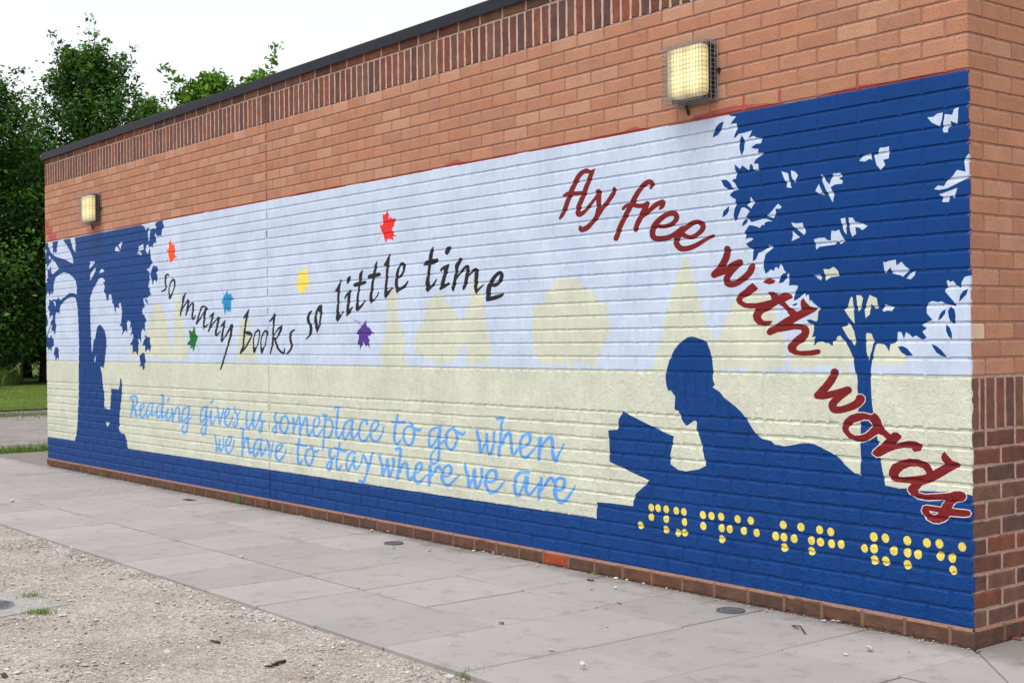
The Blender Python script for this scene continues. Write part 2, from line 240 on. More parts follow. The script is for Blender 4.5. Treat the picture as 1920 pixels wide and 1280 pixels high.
M_TAN, M_BROWN, M_PAINT, M_PAINTR, M_MORTAR = mat_tan(), mat_brown(), mat_paint('mural_paint', False), mat_paint('mural_paint_on_rough_brick', True), mat_mortar()
BR_MATS = [M_TAN, M_BROWN, M_PAINT, M_PAINTR, M_MORTAR]
M_COPING = mat_simple('dark_coping', lin(34, 36, 44), 0.55, 0.2, 0.12, 6)
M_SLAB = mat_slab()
M_GRAVEL = mat_gravel('gravel', (0.366, 0.334, 0.310))
M_STONE = mat_simple('stone_chips', (1, 1, 1), 0.9, 0.2, 0.15, 60, use_attr=True)
MURAL = '''
Z 60 400 8
P B 150,458 1640,172 1690,205 1705,260 1717,240 1742,200 1755,240 1775,230 1800,245 1812,220 1825,225 1845,235 1869,212 1846,180 1852,147 1894,108 1962,92 1965,155 1985,200 1956,225 1946,292 1938,365 1930,330 1900,342 1869,340 1852,292 1844,330 1860,392 1869,455 1844,430 1812,480 1810,530 1794,492 1762,500 1770,530 1775,620 1790,700 1812,725 1790,760 1755,830 1720,835 1765,900 1765,990 1745,1110 1765,1130 1770,1180 1790,1220 1745,1240 1730,1262 1668,1280 1680,1340 1690,1400 1660,1430 1650,1510 1690,1520 1690,1550 1715,1590 1705,1620 1690,1655 1700,1680 1690,1720 1695,1775 1670,1745 1655,1720 1640,1780 1635,1860 1640,1950 1610,1880 1590,1890 1610,1960 1590,1970 1600,2050 1580,2135 1560,2080 1540,2070 1505,2105 1510,2040 1505,1975 1465,1965 1500,1920 1510,1880 1520,1850 1510,1800 1470,1840 1490,1780 1495,1690 1465,1740 1475,1660 1470,1620 1440,1605 1420,1630 1430,1730 1425,1795 1400,1750 1345,1835 1360,1760 1345,1690 1310,1690 1330,1650 1340,1600 1345,1520 1350,1460 1340,1430 1330,1340 1315,1340 1300,1370 1305,1430 1270,1400 1260,1410 1255,1510 1245,1470 1230,1410 1225,1360 1205,1350 1195,1280 1190,1220 1155,1215 1150,1275 1125,1325 1115,1280 1110,1220 1075,1180 1090,1100 1065,1035 1095,1025 1085,990 1050,965 1030,965 1000,985 960,1060 920,1130 890,1210 872,1280 870,1350 872,1480 880,1730 890,1980 897,2080 903,2075 915,1980 925,1900 950,1860 960,1790 975,1710 1010,1665 1050,1690 1080,1740 1105,1820 1115,1900 1115,1980 1105,2080 1090,2220 1075,2320 1050,2300 1025,2300 1050,2410 1060,2560 1085,2710 1085,2920 1165,2938 1180,2790 1190,2625 1300,2640 1315,2560 1320,2480 1340,2470 1350,2560 1350,2620 1345,2760 1330,2860 1320,2960 1310,3060 1315,3180 1300,3210 1325,3290 1390,3305 1410,3360 1430,3460 1442,3560 1442,3700 630,3500 640,3410 660,3330 680,3160 690,2910 700,2760 700,2180 705,1980 700,1780 690,1580 680,1400 655,1280 650,1265 600,1255 560,1265 520,1285 480,1320 430,1380 400,1370 300,1290 150,1290
E -- 240,440 300,430 315,470 300,500 315,540 310,580 330,600 345,570 350,600 375,570 370,510 385,470 390,420 400,400 460,395 500,450 550,530 580,590 605,650 620,750 580,740 530,710 490,690 420,670 360,650 310,620 270,560 245,500
E -- 575,370 640,362 650,450 650,580 630,570 610,520 590,450
E -- 300,685 340,725 370,770 400,830 370,860 310,915 290,890 285,820 270,790 260,850 235,840 215,840 255,770
E -- 260,630 285,680 265,695 250,660
E -- 180,540 215,550 220,580 205,590 200,700 180,700
E -- 180,770 220,760 225,800 210,830 235,870 235,960 215,1000 235,1030 180,1060
E -- 1345,420 1350,430 1325,545 1295,470
E -- 1275,490 1320,575 1245,565 1250,520
E -- 1670,460 1670,545 1595,560 1600,500
E -- 1580,600 1605,570 1630,570 1605,615
E -- 1635,580 1650,620 1610,625
E -- 1740,465 1765,520 1735,615 1705,550 1710,490
E -- 870,720 945,722 905,790 855,830 870,770
E -- 960,812 950,860 920,930 865,1010 875,920 900,860
E -- 1045,825 1085,870 1015,900 1020,850
E -- 1737,255 1775,240 1765,330 1755,420 1745,400
E -- 350,965 400,920 480,885 550,905 610,950 655,1010 670,1100 670,1215 620,1195 560,1195 500,1240 465,1280 430,1300 400,1280 390,1230 380,1290 310,1290 200,1300 215,1230 240,1180 265,1240 290,1180 300,1230 320,1180 325,1100 330,1020 345,1010
E -- 960,2130 945,2225 925,2230 940,2170
E -- 1095,3125 1165,3130 1135,3200
P B 530,1275 480,1320 430,1380 415,1440 410,1520 395,1485 360,1490 345,1570 355,1660 365,1690 350,1780 335,1835 325,1760 290,1760 300,1680 270,1650 310,1580 310,1520 265,1565 260,1470 235,1410 260,1360 255,1280 290,1310 320,1290 330,1360 350,1400 355,1340 345,1325 385,1300 390,1280 410,1275 425,1310 470,1260
P B 150,1500 225,1520 230,1590 245,1620 230,1680 205,1720 150,1740
P B 150,1820 215,1820 255,1870 295,1820 300,1860 325,1900 330,1980 300,2000 290,2080 270,2020 245,2060 240,2010 150,1990
S B 280,1680,12 255,1760,12 228,1830,14
P B 350,2000 390,2015 405,2050 395,2100 405,2130 400,2195 380,2160 355,2215 345,2130 320,2120 335,2060
P B 1830,770 1840,800 1870,780 1880,820 1900,830 1880,860 1865,900 1885,930 1870,1040 1855,1010 1830,1000 1812,1085 1800,1020 1785,960 1770,900 1790,860 1810,800
P B 1690,1820 1730,1850 1780,1880 1765,1905 1785,2000 1770,2080 1745,2030 1700,2080 1690,1980 1655,1980 1680,1900 1695,1870
P B 1665,2080 1690,2120 1700,2180 1710,2230 1690,2240 1690,2320 1665,2355 1650,2280 1615,2310 1625,2240 1610,2130 1640,2105
P B 1690,1278 1725,1290 1748,1375 1720,1340 1700,1310
Z 260 420 8
S K 450,770,18 435,758,20 415,765,22 402,800,24 400,850,22 405,900,18 408,950,18 395,985,20 370,1000,20 345,1012,14
S K 525,832,26 540,870,22 538,920,18 525,980,14 505,1030,14 485,1075,22 465,1120,18 458,1060,18 455,990,14 462,930,14 480,880,16 510,838,24 530,835,26
P O 478,205 488,270 490,320 510,285 520,310 552,315 535,350 550,380 545,415 530,430 545,450 550,480 580,498 545,505 525,535 500,540 485,600 470,560 455,510 440,440 425,410 418,385 445,385 455,340 445,280 465,275
S O 440,515,6 420,560,5 405,610,5
Z 260 560 8
P C 260,45 310,70 350,150 390,230 420,360 440,480 445,570 460,690 480,770 500,760 510,600 530,480 520,380 525,200 545,100 550,0 570,-130 590,-100 610,0 640,150 660,300 680,450 700,600 720,700 760,780 720,830 735,900 650,915 580,915 500,905 450,900 330,900 320,935 300,935 295,895 230,880 130,880 60,870 -60,890 -100,890 -135,830 -130,700 -40,690 40,690 100,560 140,450 190,250 215,150
S K 698,-85,12 675,-20,30 662,40,22 650,120,16 632,190,22 628,255,12
S K 640,180,14 680,110,16 715,55,18 742,20,22 742,60,24 735,130,24 722,190,24 708,250,14
S K 722,190,14 755,130,16 790,75,20 815,70,22 818,120,24 810,200,22 803,260,22 810,315,18 850,255,14
S K 1030,150,18 1000,125,22 965,115,22 935,145,20 915,210,18 890,290,20 862,385,12 900,330,18 940,265,14 985,190,16 1005,150,26 995,200,30 985,270,26 980,340,24 970,460,10
S K 975,420,24 1010,410,20 1045,378,8
S K 1065,268,14 1100,240,22 1128,210,14
S K 1115,235,26 1100,300,24 1080,380,20 1055,470,22 1045,495,10
S K 1065,450,12 1110,380,16 1150,330,18 1200,280,26 1195,330,26 1178,400,24 1160,480,26 1155,555,16 1190,525,20 1228,488,8
S K 1235,410,16 1270,370,22 1300,325,14
S K 1285,350,26 1275,420,24 1260,500,22 1250,560,26 1242,645,14 1280,590,16 1320,530,18 1370,440,26 1398,385,26 1392,460,28 1380,540,28 1355,640,24 1325,740,20 1290,860,20 1260,960,20 1228,1060,14
P U 1325,-135 1335,-85 1350,-60 1388,-85 1395,-30 1425,-8 1385,40 1390,70 1385,110 1380,140 1383,210 1365,180 1335,200 1325,160 1310,190 1295,245 1280,190 1270,130 1270,70 1238,75 1250,30 1275,-40 1300,-70
S U 1232,-215,3 1250,-130,4 1280,-50,5
P G 820,400 845,450 855,530 885,560 880,610 850,690 840,740 818,795 805,730 765,750 780,705 745,695 722,680 750,640 775,610 755,580 765,550 750,460 780,480 800,500 815,470
S G 855,685,5 890,730,4 908,795,4
Z 420 560 8
P C 270,290 320,290 370,330 390,430 420,520 450,650 490,800 500,880 525,935 440,930 350,950 270,930 165,925 200,880 200,760 195,640 215,520 235,370
S K 295,285,22 335,235,26 372,165,14
S K 358,200,26 340,280,26 325,360,22 315,430,22 305,520,24 295,620,20 285,720,22 262,780,26 243,825,14
S K 315,500,20 350,510,44 395,525,44 410,560,20 385,620,20 350,680,20 310,745,22 250,820,12
S K 510,470,26 535,490,20 530,540,16 520,620,12 505,680,14 480,740,16 455,805,18 442,740,16 440,660,16 448,580,14 470,510,18 510,475,24
P K 432,720 490,740 455,815
S K 625,480,26 645,500,20 640,550,16 632,620,12 615,690,14 590,750,16 567,815,18 555,745,16 553,660,14 560,590,14 585,520,18 622,482,24
P K 545,730 605,745 568,825
S K 685,340,16 720,300,24 762,225,18
S K 755,250,28 748,330,26 740,420,20 735,520,22 735,600,22 725,690,24 695,820,14
S K 750,540,10 790,480,16 830,435,22 862,410,20 850,470,30 820,530,24 790,590,18 765,610,14
S K 760,590,24 785,680,26 815,750,26 860,800,26 900,815,22 903,785,18 908,745,12
S K 1055,470,20 1020,490,24 995,530,26 995,590,26 1005,650,28 1015,710,28 1000,760,24 965,805,22 935,828,12
S K 1312,190,22 1280,220,28 1262,280,34 1270,350,36 1300,410,34 1305,470,36 1285,540,28 1230,610,10
P K 1440,92 1470,90 1472,200 1455,310 1440,410 1395,520 1370,430 1355,330 1362,240 1385,170 1415,115 / 1420,185 1440,210 1438,290 1420,400 1405,410 1395,330 1388,260 1400,200
Z 540 470 8
P K 708,600 745,540 775,470 788,425 798,440 780,560 770,680 765,780 760,900 770,960 800,950 825,895 832,905 790,1000 740,1070 720,1020 725,920 740,780 742,640 740,620 712,610
P K 850,735 850,700 880,640 935,582 942,590 935,700 920,800 915,870 935,870 970,832 972,850 925,940 880,985 870,960 880,860 890,760 895,670 870,700
P K 935,378 942,400 920,460 900,500 885,490 875,450 900,400
P K 1115,285 1120,300 1110,380 1090,480 1075,580 1060,680 1055,800 1070,835 1110,800 1150,735 1163,745 1130,810 1080,875 1035,910 1015,880 1020,800 1035,680 1055,540 1065,440 1070,350
P K 985,530 985,500 1020,480 1070,470 1150,452 1178,460 1170,490 1120,510 1060,530 1000,540
P K 1335,155 1338,180 1325,280 1300,380 1285,480 1280,560 1265,660 1265,715 1290,735 1330,680 1362,610 1366,625 1340,690 1290,745 1245,790 1222,760 1225,670 1245,550 1262,420 1285,300 1300,220
P K 1200,410 1200,375 1240,350 1290,345 1370,328 1395,350 1380,378 1320,395 1260,408 1215,415
P K 1440,210 1480,140 1520,40 1530,60 1520,180 1510,250 1500,340 1495,450 1480,590 1490,610 1530,580 1560,540 1568,560 1520,640 1465,715 1445,690 1445,600 1460,480 1470,350 1475,235 1445,225
S K 1640,410,26 1690,380,26 1730,320,28 1742,250,34 1735,205,38 1705,195,34 1670,240,26 1645,320,34 1630,420,40 1625,500,38 1635,570,40 1640,630,16
S K 1640,590,50 1700,565,36 1760,520,28 1798,462,18
P Y 258,205 275,280 290,340 290,400 330,430 320,470 300,510 270,560 240,640 215,675 195,600 150,605 140,540 100,505 140,470 170,460 145,400 155,350 132,250 180,310 190,285 210,340 235,320 250,260
S Y 285,590,6 320,620,5 375,628,4
Z 740 440 8
P K 580,180 582,200 565,350 545,450 530,560 520,680 530,765 560,755 600,700 632,655 632,680 590,760 495,862 470,830 465,720 480,640 500,520 508,440 515,340 530,240
P K 432,455 435,425 480,390 560,370 640,358 660,375 640,405 590,440 520,455 435,462
P K 683,545 690,510 730,475 815,440 820,450 790,560 765,650 745,740 780,735 815,710 820,740 760,790 680,832 672,815 690,740 715,650 740,540 730,515 700,550
P K 845,180 842,200 815,270 785,305 765,290 752,250 765,210 800,180
P K 905,465 930,420 965,360 990,345 1015,358 1000,400 960,480 945,560 930,640 915,740 900,800 880,855 860,830 855,780 880,700 895,610 912,540
S K 925,660,20 970,590,26 1020,530,30 1070,480,34 1100,478,34 1095,540,44 1080,640,44 1065,720,44 1040,790,42 1028,820,20
S K 1090,640,16 1140,580,26 1190,530,34 1225,528,44 1228,600,52 1220,700,46 1215,780,44 1222,850,34 1228,885,12
S K 1230,850,30 1280,800,24 1330,752,14
S K 1430,750,30 1500,755,50 1560,720,44 1600,650,48 1605,595,48 1575,570,46 1520,610,46 1460,690,48 1420,780,60 1405,860,60 1400,930,56 1390,990,24
S K 1400,965,56 1480,950,54 1560,925,50 1610,900,40 1618,885,20
Z 620 370 8
P D 850,175 858,230 878,265 865,330 905,290 915,315 990,320 955,370 960,410 915,480 945,520 945,560 1000,580 930,590 945,650 900,625 870,620 845,635 840,690 820,660 790,570 760,500 732,400 775,420 785,370 780,240 800,265 825,245
S D 755,570,6 710,630,6 680,690,4
Z 540 560 8
P C 1555,-200 1500,0 1480,80 1490,170 1490,240 1455,340 1500,370 1470,430 1440,520 1470,545 1400,690 1430,720 1355,860 1460,880 1350,1010 1440,985 1480,1020 1600,1010 1750,1030 1820,1010 1760,930 1740,870 1790,810 1720,720 1775,660 1720,590 1740,530 1700,500 1690,380 1670,330 1645,220 1665,180 1630,100 1640,30 1620,-60 1600,-150
P V 1180,318 1170,370 1190,420 1225,435 1250,480 1295,530 1245,520 1230,560 1195,555 1225,620 1210,680 1240,750 1190,695 1160,720 1130,640 1115,700 1095,720 1085,780 1075,690 1035,695 1060,600 1062,540 1015,530 1060,460 1090,435 1110,395 1150,345
S V 992,320,12 1050,345,8 1095,410,8
Z 740 540 8
P C 645,75 720,110 770,190 850,290 900,370 930,420 980,480 1020,480 1060,350 1110,250 1120,100 1140,-20 1180,-160 1205,-310 1250,-120 1290,20 1320,120 1360,280 1340,400 1370,520 1390,650 1420,780 1445,900 1440,1000 1490,1030 1400,1050 1390,1100 1430,1190 1340,1130 1230,1120 1225,1200 1205,1200 1200,1125 1080,1190 1070,1040 1080,970 1060,860 1020,870 950,1000 890,1060 860,1110 790,1130 690,1110 665,1200 630,1200 620,1090 470,1085 450,1010 310,1020 300,900 280,820 330,700 390,560 440,470 470,330 510,180 560,120
Z 960 500 8
P C 740,165 950,160 1030,250 1060,320 1170,350 1270,460 1280,510 1400,560 1440,720 1470,850 1440,1050 1370,1160 1320,1300 1290,1360 1260,1490 1200,1500 1150,1465 990,1440 970,1400 920,1390 925,1570 855,1570 830,1400 790,1440 730,1490 680,1460 600,1440 440,1475 400,1400 370,1350 310,1290 330,1180 310,1060 300,820 310,700 300,590 500,550 500,390 600,320 650,200
Z 1200 470 8
P C 665,75 700,130 740,240 775,270 800,300 800,400 780,470 830,520 860,590 840,640 880,730 930,800 900,890 970,940 985,1010 1000,1080 990,1150 1040,1200 1100,1230 1105,1340 1140,1355 1170,1340 1200,1260 1240,1170 1250,1140 1280,1020 1330,930 1360,830 1420,740 1440,700 1560,660 1720,610 1830,640 1960,720 2010,810 2020,960 2040,1010 2080,1160 2140,1260 2180,1350 2190,1560 2190,1660 2140,1720 1990,1790 1750,1790 1750,1832 1680,1832 1580,1750 1320,1785 1260,1750 1220,1770 1225,1830 150,1830 200,1740 240,1560 280,1420 330,1320 340,1200 345,1100 370,1000 420,900 440,760 450,650 510,560 540,480 545,400 570,300 620,240 640,90
Z 1500 540 8
P C 330,-250 420,-330 520,-300 700,-100 1100,100 1180,170 1170,350 1300,600 1450,800 1540,880 1590,1050 1590,1140 1400,1150 1250,1160 1080,1150 730,1125 735,1310 630,1310 620,1200 520,1165 400,1160 200,1170 60,1215 -160,1200 -160,1060 -140,980 -50,800 100,600 200,450 280,340 250,100
Z 1330 200 8
P B 290,115 290,125 330,145 400,150 350,210 315,272 365,255 412,255 410,295 418,340 385,410 365,475 400,460 440,410 520,395 640,360 610,430 585,485 620,460 665,440 700,462 795,480 775,550 700,560 625,612 680,635 735,635 730,695 815,700 750,750 690,800 665,855 735,860 740,950 710,960 665,950 650,880 620,855 605,900 600,960 560,930 490,880 465,935 440,920 378,865 385,940 410,1000 400,1080 350,1095 345,1120 385,1150 410,1200 430,1240 360,1265 305,1325 345,1365 395,1390 390,1440 400,1480 375,1550 365,1620 375,1725 420,1680 450,1600 480,1520 520,1510 560,1530 605,1570 570,1620 545,1660 580,1680 610,1710 630,1732 700,1715 800,1685 860,1685 950,1720 880,1720 830,1740 825,1780 790,1770 755,1820 720,1800 660,1785 600,1775 560,1830 520,1890 550,1920 550,1990 590,1970 640,1970 660,1985 630,2010 550,2055 590,2110 660,2145 650,2320 700,2290 740,2195 800,2170 900,2105 895,2075 955,2105 930,2140 845,2210 830,2270 810,2340 815,2420 845,2510 880,2480 920,2440 970,2465 985,2415 1010,2400 1035,2440 1070,2360 1100,2390 1120,2450 1155,2490 1110,2500 1070,2540 1040,2650 1110,2635 1160,2570 1175,2510 1190,2495 1200,2530 1185,2570 1200,2610 1195,2685 1260,2675 1330,2685 1320,2730 1285,2780 1275,2840 1265,2910 1320,2890 1370,2850 1430,2795 1450,2850 1470,2820 1490,2820 1505,2920 1530,2900 1560,2940 1670,3035 1635,3060 1625,3190 1605,3225 1570,3210 1520,3190 1455,3195 1490,3240 1560,3270 1570,3350 1540,3460 1595,3445 1565,3510 1575,3590 1620,3530 1690,3520 1740,3545 1790,3545 1830,3580 1860,3580 1845,3520 1900,3500 1920,3450 1960,3430 2000,3480 2050,3540 2100,3630 2140,3720 2165,3800 2175,3900 2195,4000 2200,4010 2225,4090 2220,4240 2230,4310 2235,4560 2260,4720 2270,4840 2270,5040 2260,5060 2270,5300 2265,5530 2190,5500 2040,5370 1970,5290 1840,5190 1700,5120 1580,5060 1480,5040 1370,5045 1260,5070 1110,5090 1040,5070 980,5065 930,5010 800,4980 720,4930 650,4830 570,4700 490,4590 400,4500 220,4360 160,4280 50,4205 85,4165 70,4140 50,4070 60,3960 45,3800 10,3650 -30,3550 -80,3500 -140,3480 -250,3445 -320,3455 -390,3500 -450,3545 -530,3650 -600,3800 -640,3940 -660,4030 -655,4120 -630,4230 -600,4275 -595,4245 -560,4275 -510,4350 -515,4360 -525,4530 -510,4545 -460,4560 -430,4650 -390,4730 -340,4785 -300,4760 -220,4700 -190,4730 -200,4850 -160,4900 -120,5040 -80,5240 -50,5380 -160,5435 -350,5465 -460,5445 -580,5360 -585,5230 -560,5100 -530,4940 -610,4910 -760,4840 -1060,4690 -1305,4565 -1320,4620 -1360,4690 -1375,4840 -1515,4850 -1505,5030 -1495,5320 -1310,5410 -1060,5530 -900,5600 -980,5690 -1110,5810 -1135,5900 -1145,5985 -1310,5965 -1460,5945 -1685,5925 -1695,6210 -1000,6940 2500,8040 4000,8040 3982,5844 3870,5806 3570,5775 3170,5756 2970,5719 2858,5725 2639,5675 2620,5560 2590,5440 2560,5270 2535,5040 2520,4960 2490,4840 2460,4580 2440,4440 2430,4290 2425,4140 2420,4020 2430,3900 2440,3840 2430,3920 2445,3800 2470,3680 2500,3570 2530,3550 2620,3560 2660,3600 2695,3670 2720,3560 2790,3540 2820,3490 2830,3375 2880,3380 2920,3480 2950,3380 3000,3410 3050,3460 3100,3430 3160,3470 3210,3495 3260,3465 3195,3370 3265,3320 3190,3275 3260,3230 3351,3200 3264,3100 3258,2988 3289,2944 3345,2912 3420,2931 3489,2919 3539,2956 3708,2994 3670,2925 3595,2838 3539,2775 3545,2738 3582,2700 3558,2612 3589,2600 3608,2631 3658,2612 3708,2675 3764,2719 3789,2625 3832,2550 3982,2519 3990,-600
Z 1330 200 8
P B 215,220 200,290 140,420 50,468 70,370 110,290 160,245
P B 485,430 530,500 525,640 487,740 455,650 450,520
P B 175,1100 250,1095 310,1140 365,1245 280,1240 215,1190
E -- 1080,970 1180,1000 1200,1110 1235,1220 1160,1210 1165,1150 1125,1090
E -- 1225,955 1290,980 1330,1030 1300,1090 1275,1140 1230,1040
Z 1330 340 8
P B 297,370 295,440 260,500 195,545 210,450
P B 580,560 570,620 490,685 500,620 540,570
E -- 1640,40 1690,150 1720,205 1660,190 1590,145
E -- 620,230 640,260 680,315 630,410 565,355 615,310
E -- 1030,335 1090,385 1060,410 990,410 1000,480 970,515 965,550 850,515 900,490 960,420
Z 1280 0 2.977
E -- 775,970 800,1010 820,1030 840,970 880,965 890,985 870,995 895,1010 890,1025 850,1030 825,1045 845,1090 838,1130 800,1060 780,1010
Z 1320 440 8
P B 1320,1055 1380,1025 1405,1030 1390,1055 1350,1070
Z 1440 380 8
E -- 350,300 430,312 520,300 530,360 570,440 545,485 500,450 440,400 375,350
E -- 370,425 480,520 355,575 375,500
E -- 690,550 760,530 850,525 895,565 1030,575 1010,625 820,655 770,660 725,705 710,620
E -- 955,415 1000,430 1065,405 1110,500 1155,570 1090,620 1050,580 945,570 945,490
E -- 1090,240 1160,228 1170,320 1180,480 1140,430 1110,330
E -- 1210,225 1270,225 1305,285 1400,310 1495,350 1415,412 1370,375 1310,365 1320,470 1265,510 1235,430 1215,310
E -- 685,1085 770,1075 805,1120 800,1165 740,1130
E -- 830,995 920,1000 985,960 1050,1020 1065,1100 940,1115 870,1170 855,1080
Z 1500 540 8
E -- 770,125 790,150 805,300 820,540 740,440 665,325 720,280 745,180
E -- 845,105 915,110 945,150 910,320 880,350 860,280
E -- 1045,100 1080,120 1150,150 1175,300 1130,310 1070,230 1055,300 1050,390 985,450 970,330 1010,200
E -- 1285,240 1330,265 1415,285 1380,345 1310,335 1265,355 1235,335
E -- 720,515 770,570 810,640 835,760 825,865 720,740 630,585 700,570
E -- 1010,670 1075,685 1110,790 1080,920 1030,1080 1000,960 990,800 990,690
Z 1620 200 6.4
E -- 760,130 830,125 880,85 945,72 935,150 910,240 850,210 810,190
E -- 970,90 1060,100 1080,30 1130,5 1128,120 1120,210 1040,170 1045,220 1010,260 1005,310 955,310 945,270 955,180
E -- 300,478 298,620 230,640 255,700 200,760 150,700 120,575 160,580 190,495 250,490
E -- -58,650 -10,590 30,575 75,560 100,640 70,625 10,660
E -- 1255,565 1290,560 1290,840 1250,850 1120,920 1000,980 900,1000 840,990 890,945 960,955 1000,880 1060,840 1115,760 1220,780 1200,640 1230,600
E -- 900,1055 1000,1020 1120,975 1080,1100 1050,1070 1025,1075 1020,1145 940,1145 945,1080
Z 1620 400 6.4
E -- 230,575 250,590 300,570 380,555 390,625 450,580 490,630 545,670 470,760 430,740 340,720 320,645 250,720 240,650
E -- 610,690 610,740 560,790 510,780 560,720
P B 1250,905 1230,970 1140,1065 1150,990 1190,930
P B 980,1150 975,1200 930,1260 885,1290 910,1210 940,1170
P B 1040,1115 1085,1150 1100,1220 1095,1300 1080,1330 1040,1300 1015,1240 1005,1170
Z 1620 600 6.4
P B 985,50 1030,90 1055,160 1055,235 1010,190 985,130
P B 405,320 460,310 520,340 590,425 520,430 450,390
P B 810,285 870,310 930,360 1000,445 930,430 870,390 830,330
Z 1030 300 8
S R 555,160,70 490,190,70 430,260,72 380,360,72 330,470,72 290,580,70 240,720,66 190,830,56 160,875,36
S R 220,535,40 290,505,64 400,500,56 520,490,52
S R 680,140,20 640,190,60 600,290,66 550,420,70 500,560,72 445,690,72 430,780,74 450,820,74 520,780,60 600,690,50 700,560,44 730,480,60
S R 555,165,66 640,185,50
S R 738,480,86 738,560,80 740,680,66 720,800,60 700,870,66
S R 975,430,50 960,500,66 890,610,62 800,720,62 720,840,66 640,940,66 560,1020,76 480,1045,76 465,1010,50
S R 1520,420,44 1540,360,70 1500,325,70 1420,370,70 1340,470,72 1270,590,74 1210,710,74 1140,840,72 1060,1010,72 1000,1180,74
S R 1105,735,40 1150,690,56 1240,670,70 1340,690,66 1430,680,66
S R 1465,655,76 1430,740,80 1370,860,80 1320,960,74 1290,1050,66
S R 1400,850,50 1500,760,64 1590,680,72 1680,635,76 1710,640,66 1690,700,60 1660,730,40
Z 1180 340 8
S R 400,660,60 500,680,60 620,650,62 700,580,72 705,510,76 640,480,76 540,510,76 440,590,80 370,680,86 345,780,84 380,850,84 480,860,76 600,835,72 700,780,72 800,700,70
S R 800,800,70 920,840,62 1040,780,68 1105,700,76 1085,635,76 1000,610,66 900,660,76 800,740,80 720,850,86 705,920,84 760,1000,84 860,1010,80 1000,960,70 1130,880,60 1260,815,44
Z 1320 440 8
S R 350,215,96 340,320,100 290,430,100 220,530,104 155,600,100
S R 155,595,96 320,540,92 430,460,92 540,415,94
S R 540,415,90 420,540,86 350,640,92 345,710,100 400,745,92 500,720,90 610,640,92 690,560,96 720,480,96
P R 970,645 1075,690 1050,730 980,748 880,715 910,680
Z 1380 540 8
P R 1010,145 1050,210 1110,270 1215,308 1200,345 1100,400 980,460 855,530 950,535 1050,560 1095,600 1105,660 1080,740 1010,810 940,850 905,890 915,930 960,940 1100,935 1210,915 1255,920 1270,955 1250,990 1150,1010 1000,1015 880,1000 800,960 770,900 785,840 850,770 940,700 985,660 970,625 880,620 750,645 620,665 520,710 475,700 455,655 490,600 600,540 720,460 805,410 760,350 700,280 640,240 500,330 420,370 380,410 380,450 420,490 500,490 540,490 545,510 500,555 420,570 330,550 270,490 250,420 270,340 295,305 220,310 120,295 30,240 0,180 10,120 60,70 130,20 180,-30 250,-80 300,-30 335,10 290,50 200,110 100,160 95,190 150,225 300,225 430,200 535,170 515,120 470,75 500,55 570,55 630,105 690,75 760,72 830,100 855,130 840,155 735,205 800,280 910,350 980,320 965,250 970,190
Z 1510 680 8
S H 650,670,132 760,620,142 830,545,150 812,530,130
S R 440,145,120 400,240,116 320,350,116 230,440,106 180,490,104
S R 180,485,104 260,495,100 400,470,100 520,440,100 640,410,116
S R 620,430,100 480,540,100 410,620,116 430,690,116 520,705,100 650,670,108 760,620,118 830,545,126 812,530,110
X R 990,780 1040,745 1090,790 1130,850 1160,950 1200,1000 1280,1070 1320,1040 1380,1040 1450,1095 1430,1140 1340,1220 1430,1190 1550,1165 1660,1175 1730,1210 1755,1260 1730,1322 1630,1335 1586,1279 1480,1272 1355,1297 1230,1347 1130,1404 1067,1410 1002,1360 1017,1316 1092,1254 1217,1141 1160,1095 1100,1065 1050,1090 960,1150 850,1185 760,1180 650,1130 570,1040 545,980 560,910 600,840 680,780 780,750 880,750 / 880,850 950,855 995,900 1000,960 960,1010 900,1060 820,1085 740,1085 680,1050 650,1000 660,960 700,930 720,900 790,880
Z 1620 800 6.4
X R 965,292 1000,340 1060,405 1140,430 1157,450 1140,480 1050,530 920,610 790,670 700,700 650,760 660,790 740,810 900,800 1030,790 1080,772 1160,770 1210,790 1230,830 1215,870 1180,890 1100,900 1070,940 1055,975 1100,985 1220,995 1270,1005 1285,1040 1265,1070 1200,1078 1030,1065 1010,1090 970,1130 900,1155 830,1150 760,1110 710,1050 690,1000 710,950 750,940 830,950 925,965 965,875 880,875 760,880 640,860 560,810 525,760 530,720 570,680 470,670 380,660 320,630 295,570 300,520 340,450 430,400 540,378 650,385 740,420 800,470 830,525 900,480 970,440 935,400 925,360 940,320 / 560,475 650,475 710,495 745,550 735,570 600,590 480,600 415,595 420,560 470,510 / 780,1005 895,1025 880,1045 840,1055 800,1035
Z 230 730 8
S T 118,150,26 140,105,28 185,95,30 215,135,28 210,200,28 185,240,26 150,260,24
S T 155,150,26 150,240,30 135,330,28 122,410,24
S T 165,255,26 190,320,28 205,395,30 235,385,20
S T 265,300,22 305,270,24 318,230,24 300,205,22 270,240,24 262,320,28 270,395,30 295,420,30 330,380,24 365,310,20
S T 450,210,24 410,205,26 375,260,24 360,340,26 370,415,30 405,380,24 440,290,22 450,220,24 435,320,26 440,395,28 480,360,22 520,290,20
S T 590,220,26 540,230,26 515,300,26 510,380,28 530,430,28 565,370,22 598,240,26
S T 575,90,28 605,95,30 602,200,30 590,320,30 590,420,32 620,410,22 650,340,18
S T 680,285,26 660,370,28 665,450,30 695,440,24 730,370,20
S T 690,135,30 678,175,24
S T 745,280,24 745,380,26 748,480,26
S T 760,420,22 795,310,22 825,260,26 845,300,28 845,400,28 855,480,28 890,450,22
S T 1000,265,24 940,270,26 905,330,26 885,420,26 905,475,30 945,440,24 990,330,22 1000,270,26 985,400,26 975,520,26 960,620,28 925,655,28 890,615,26 910,545,22 960,490,20 1040,400,18
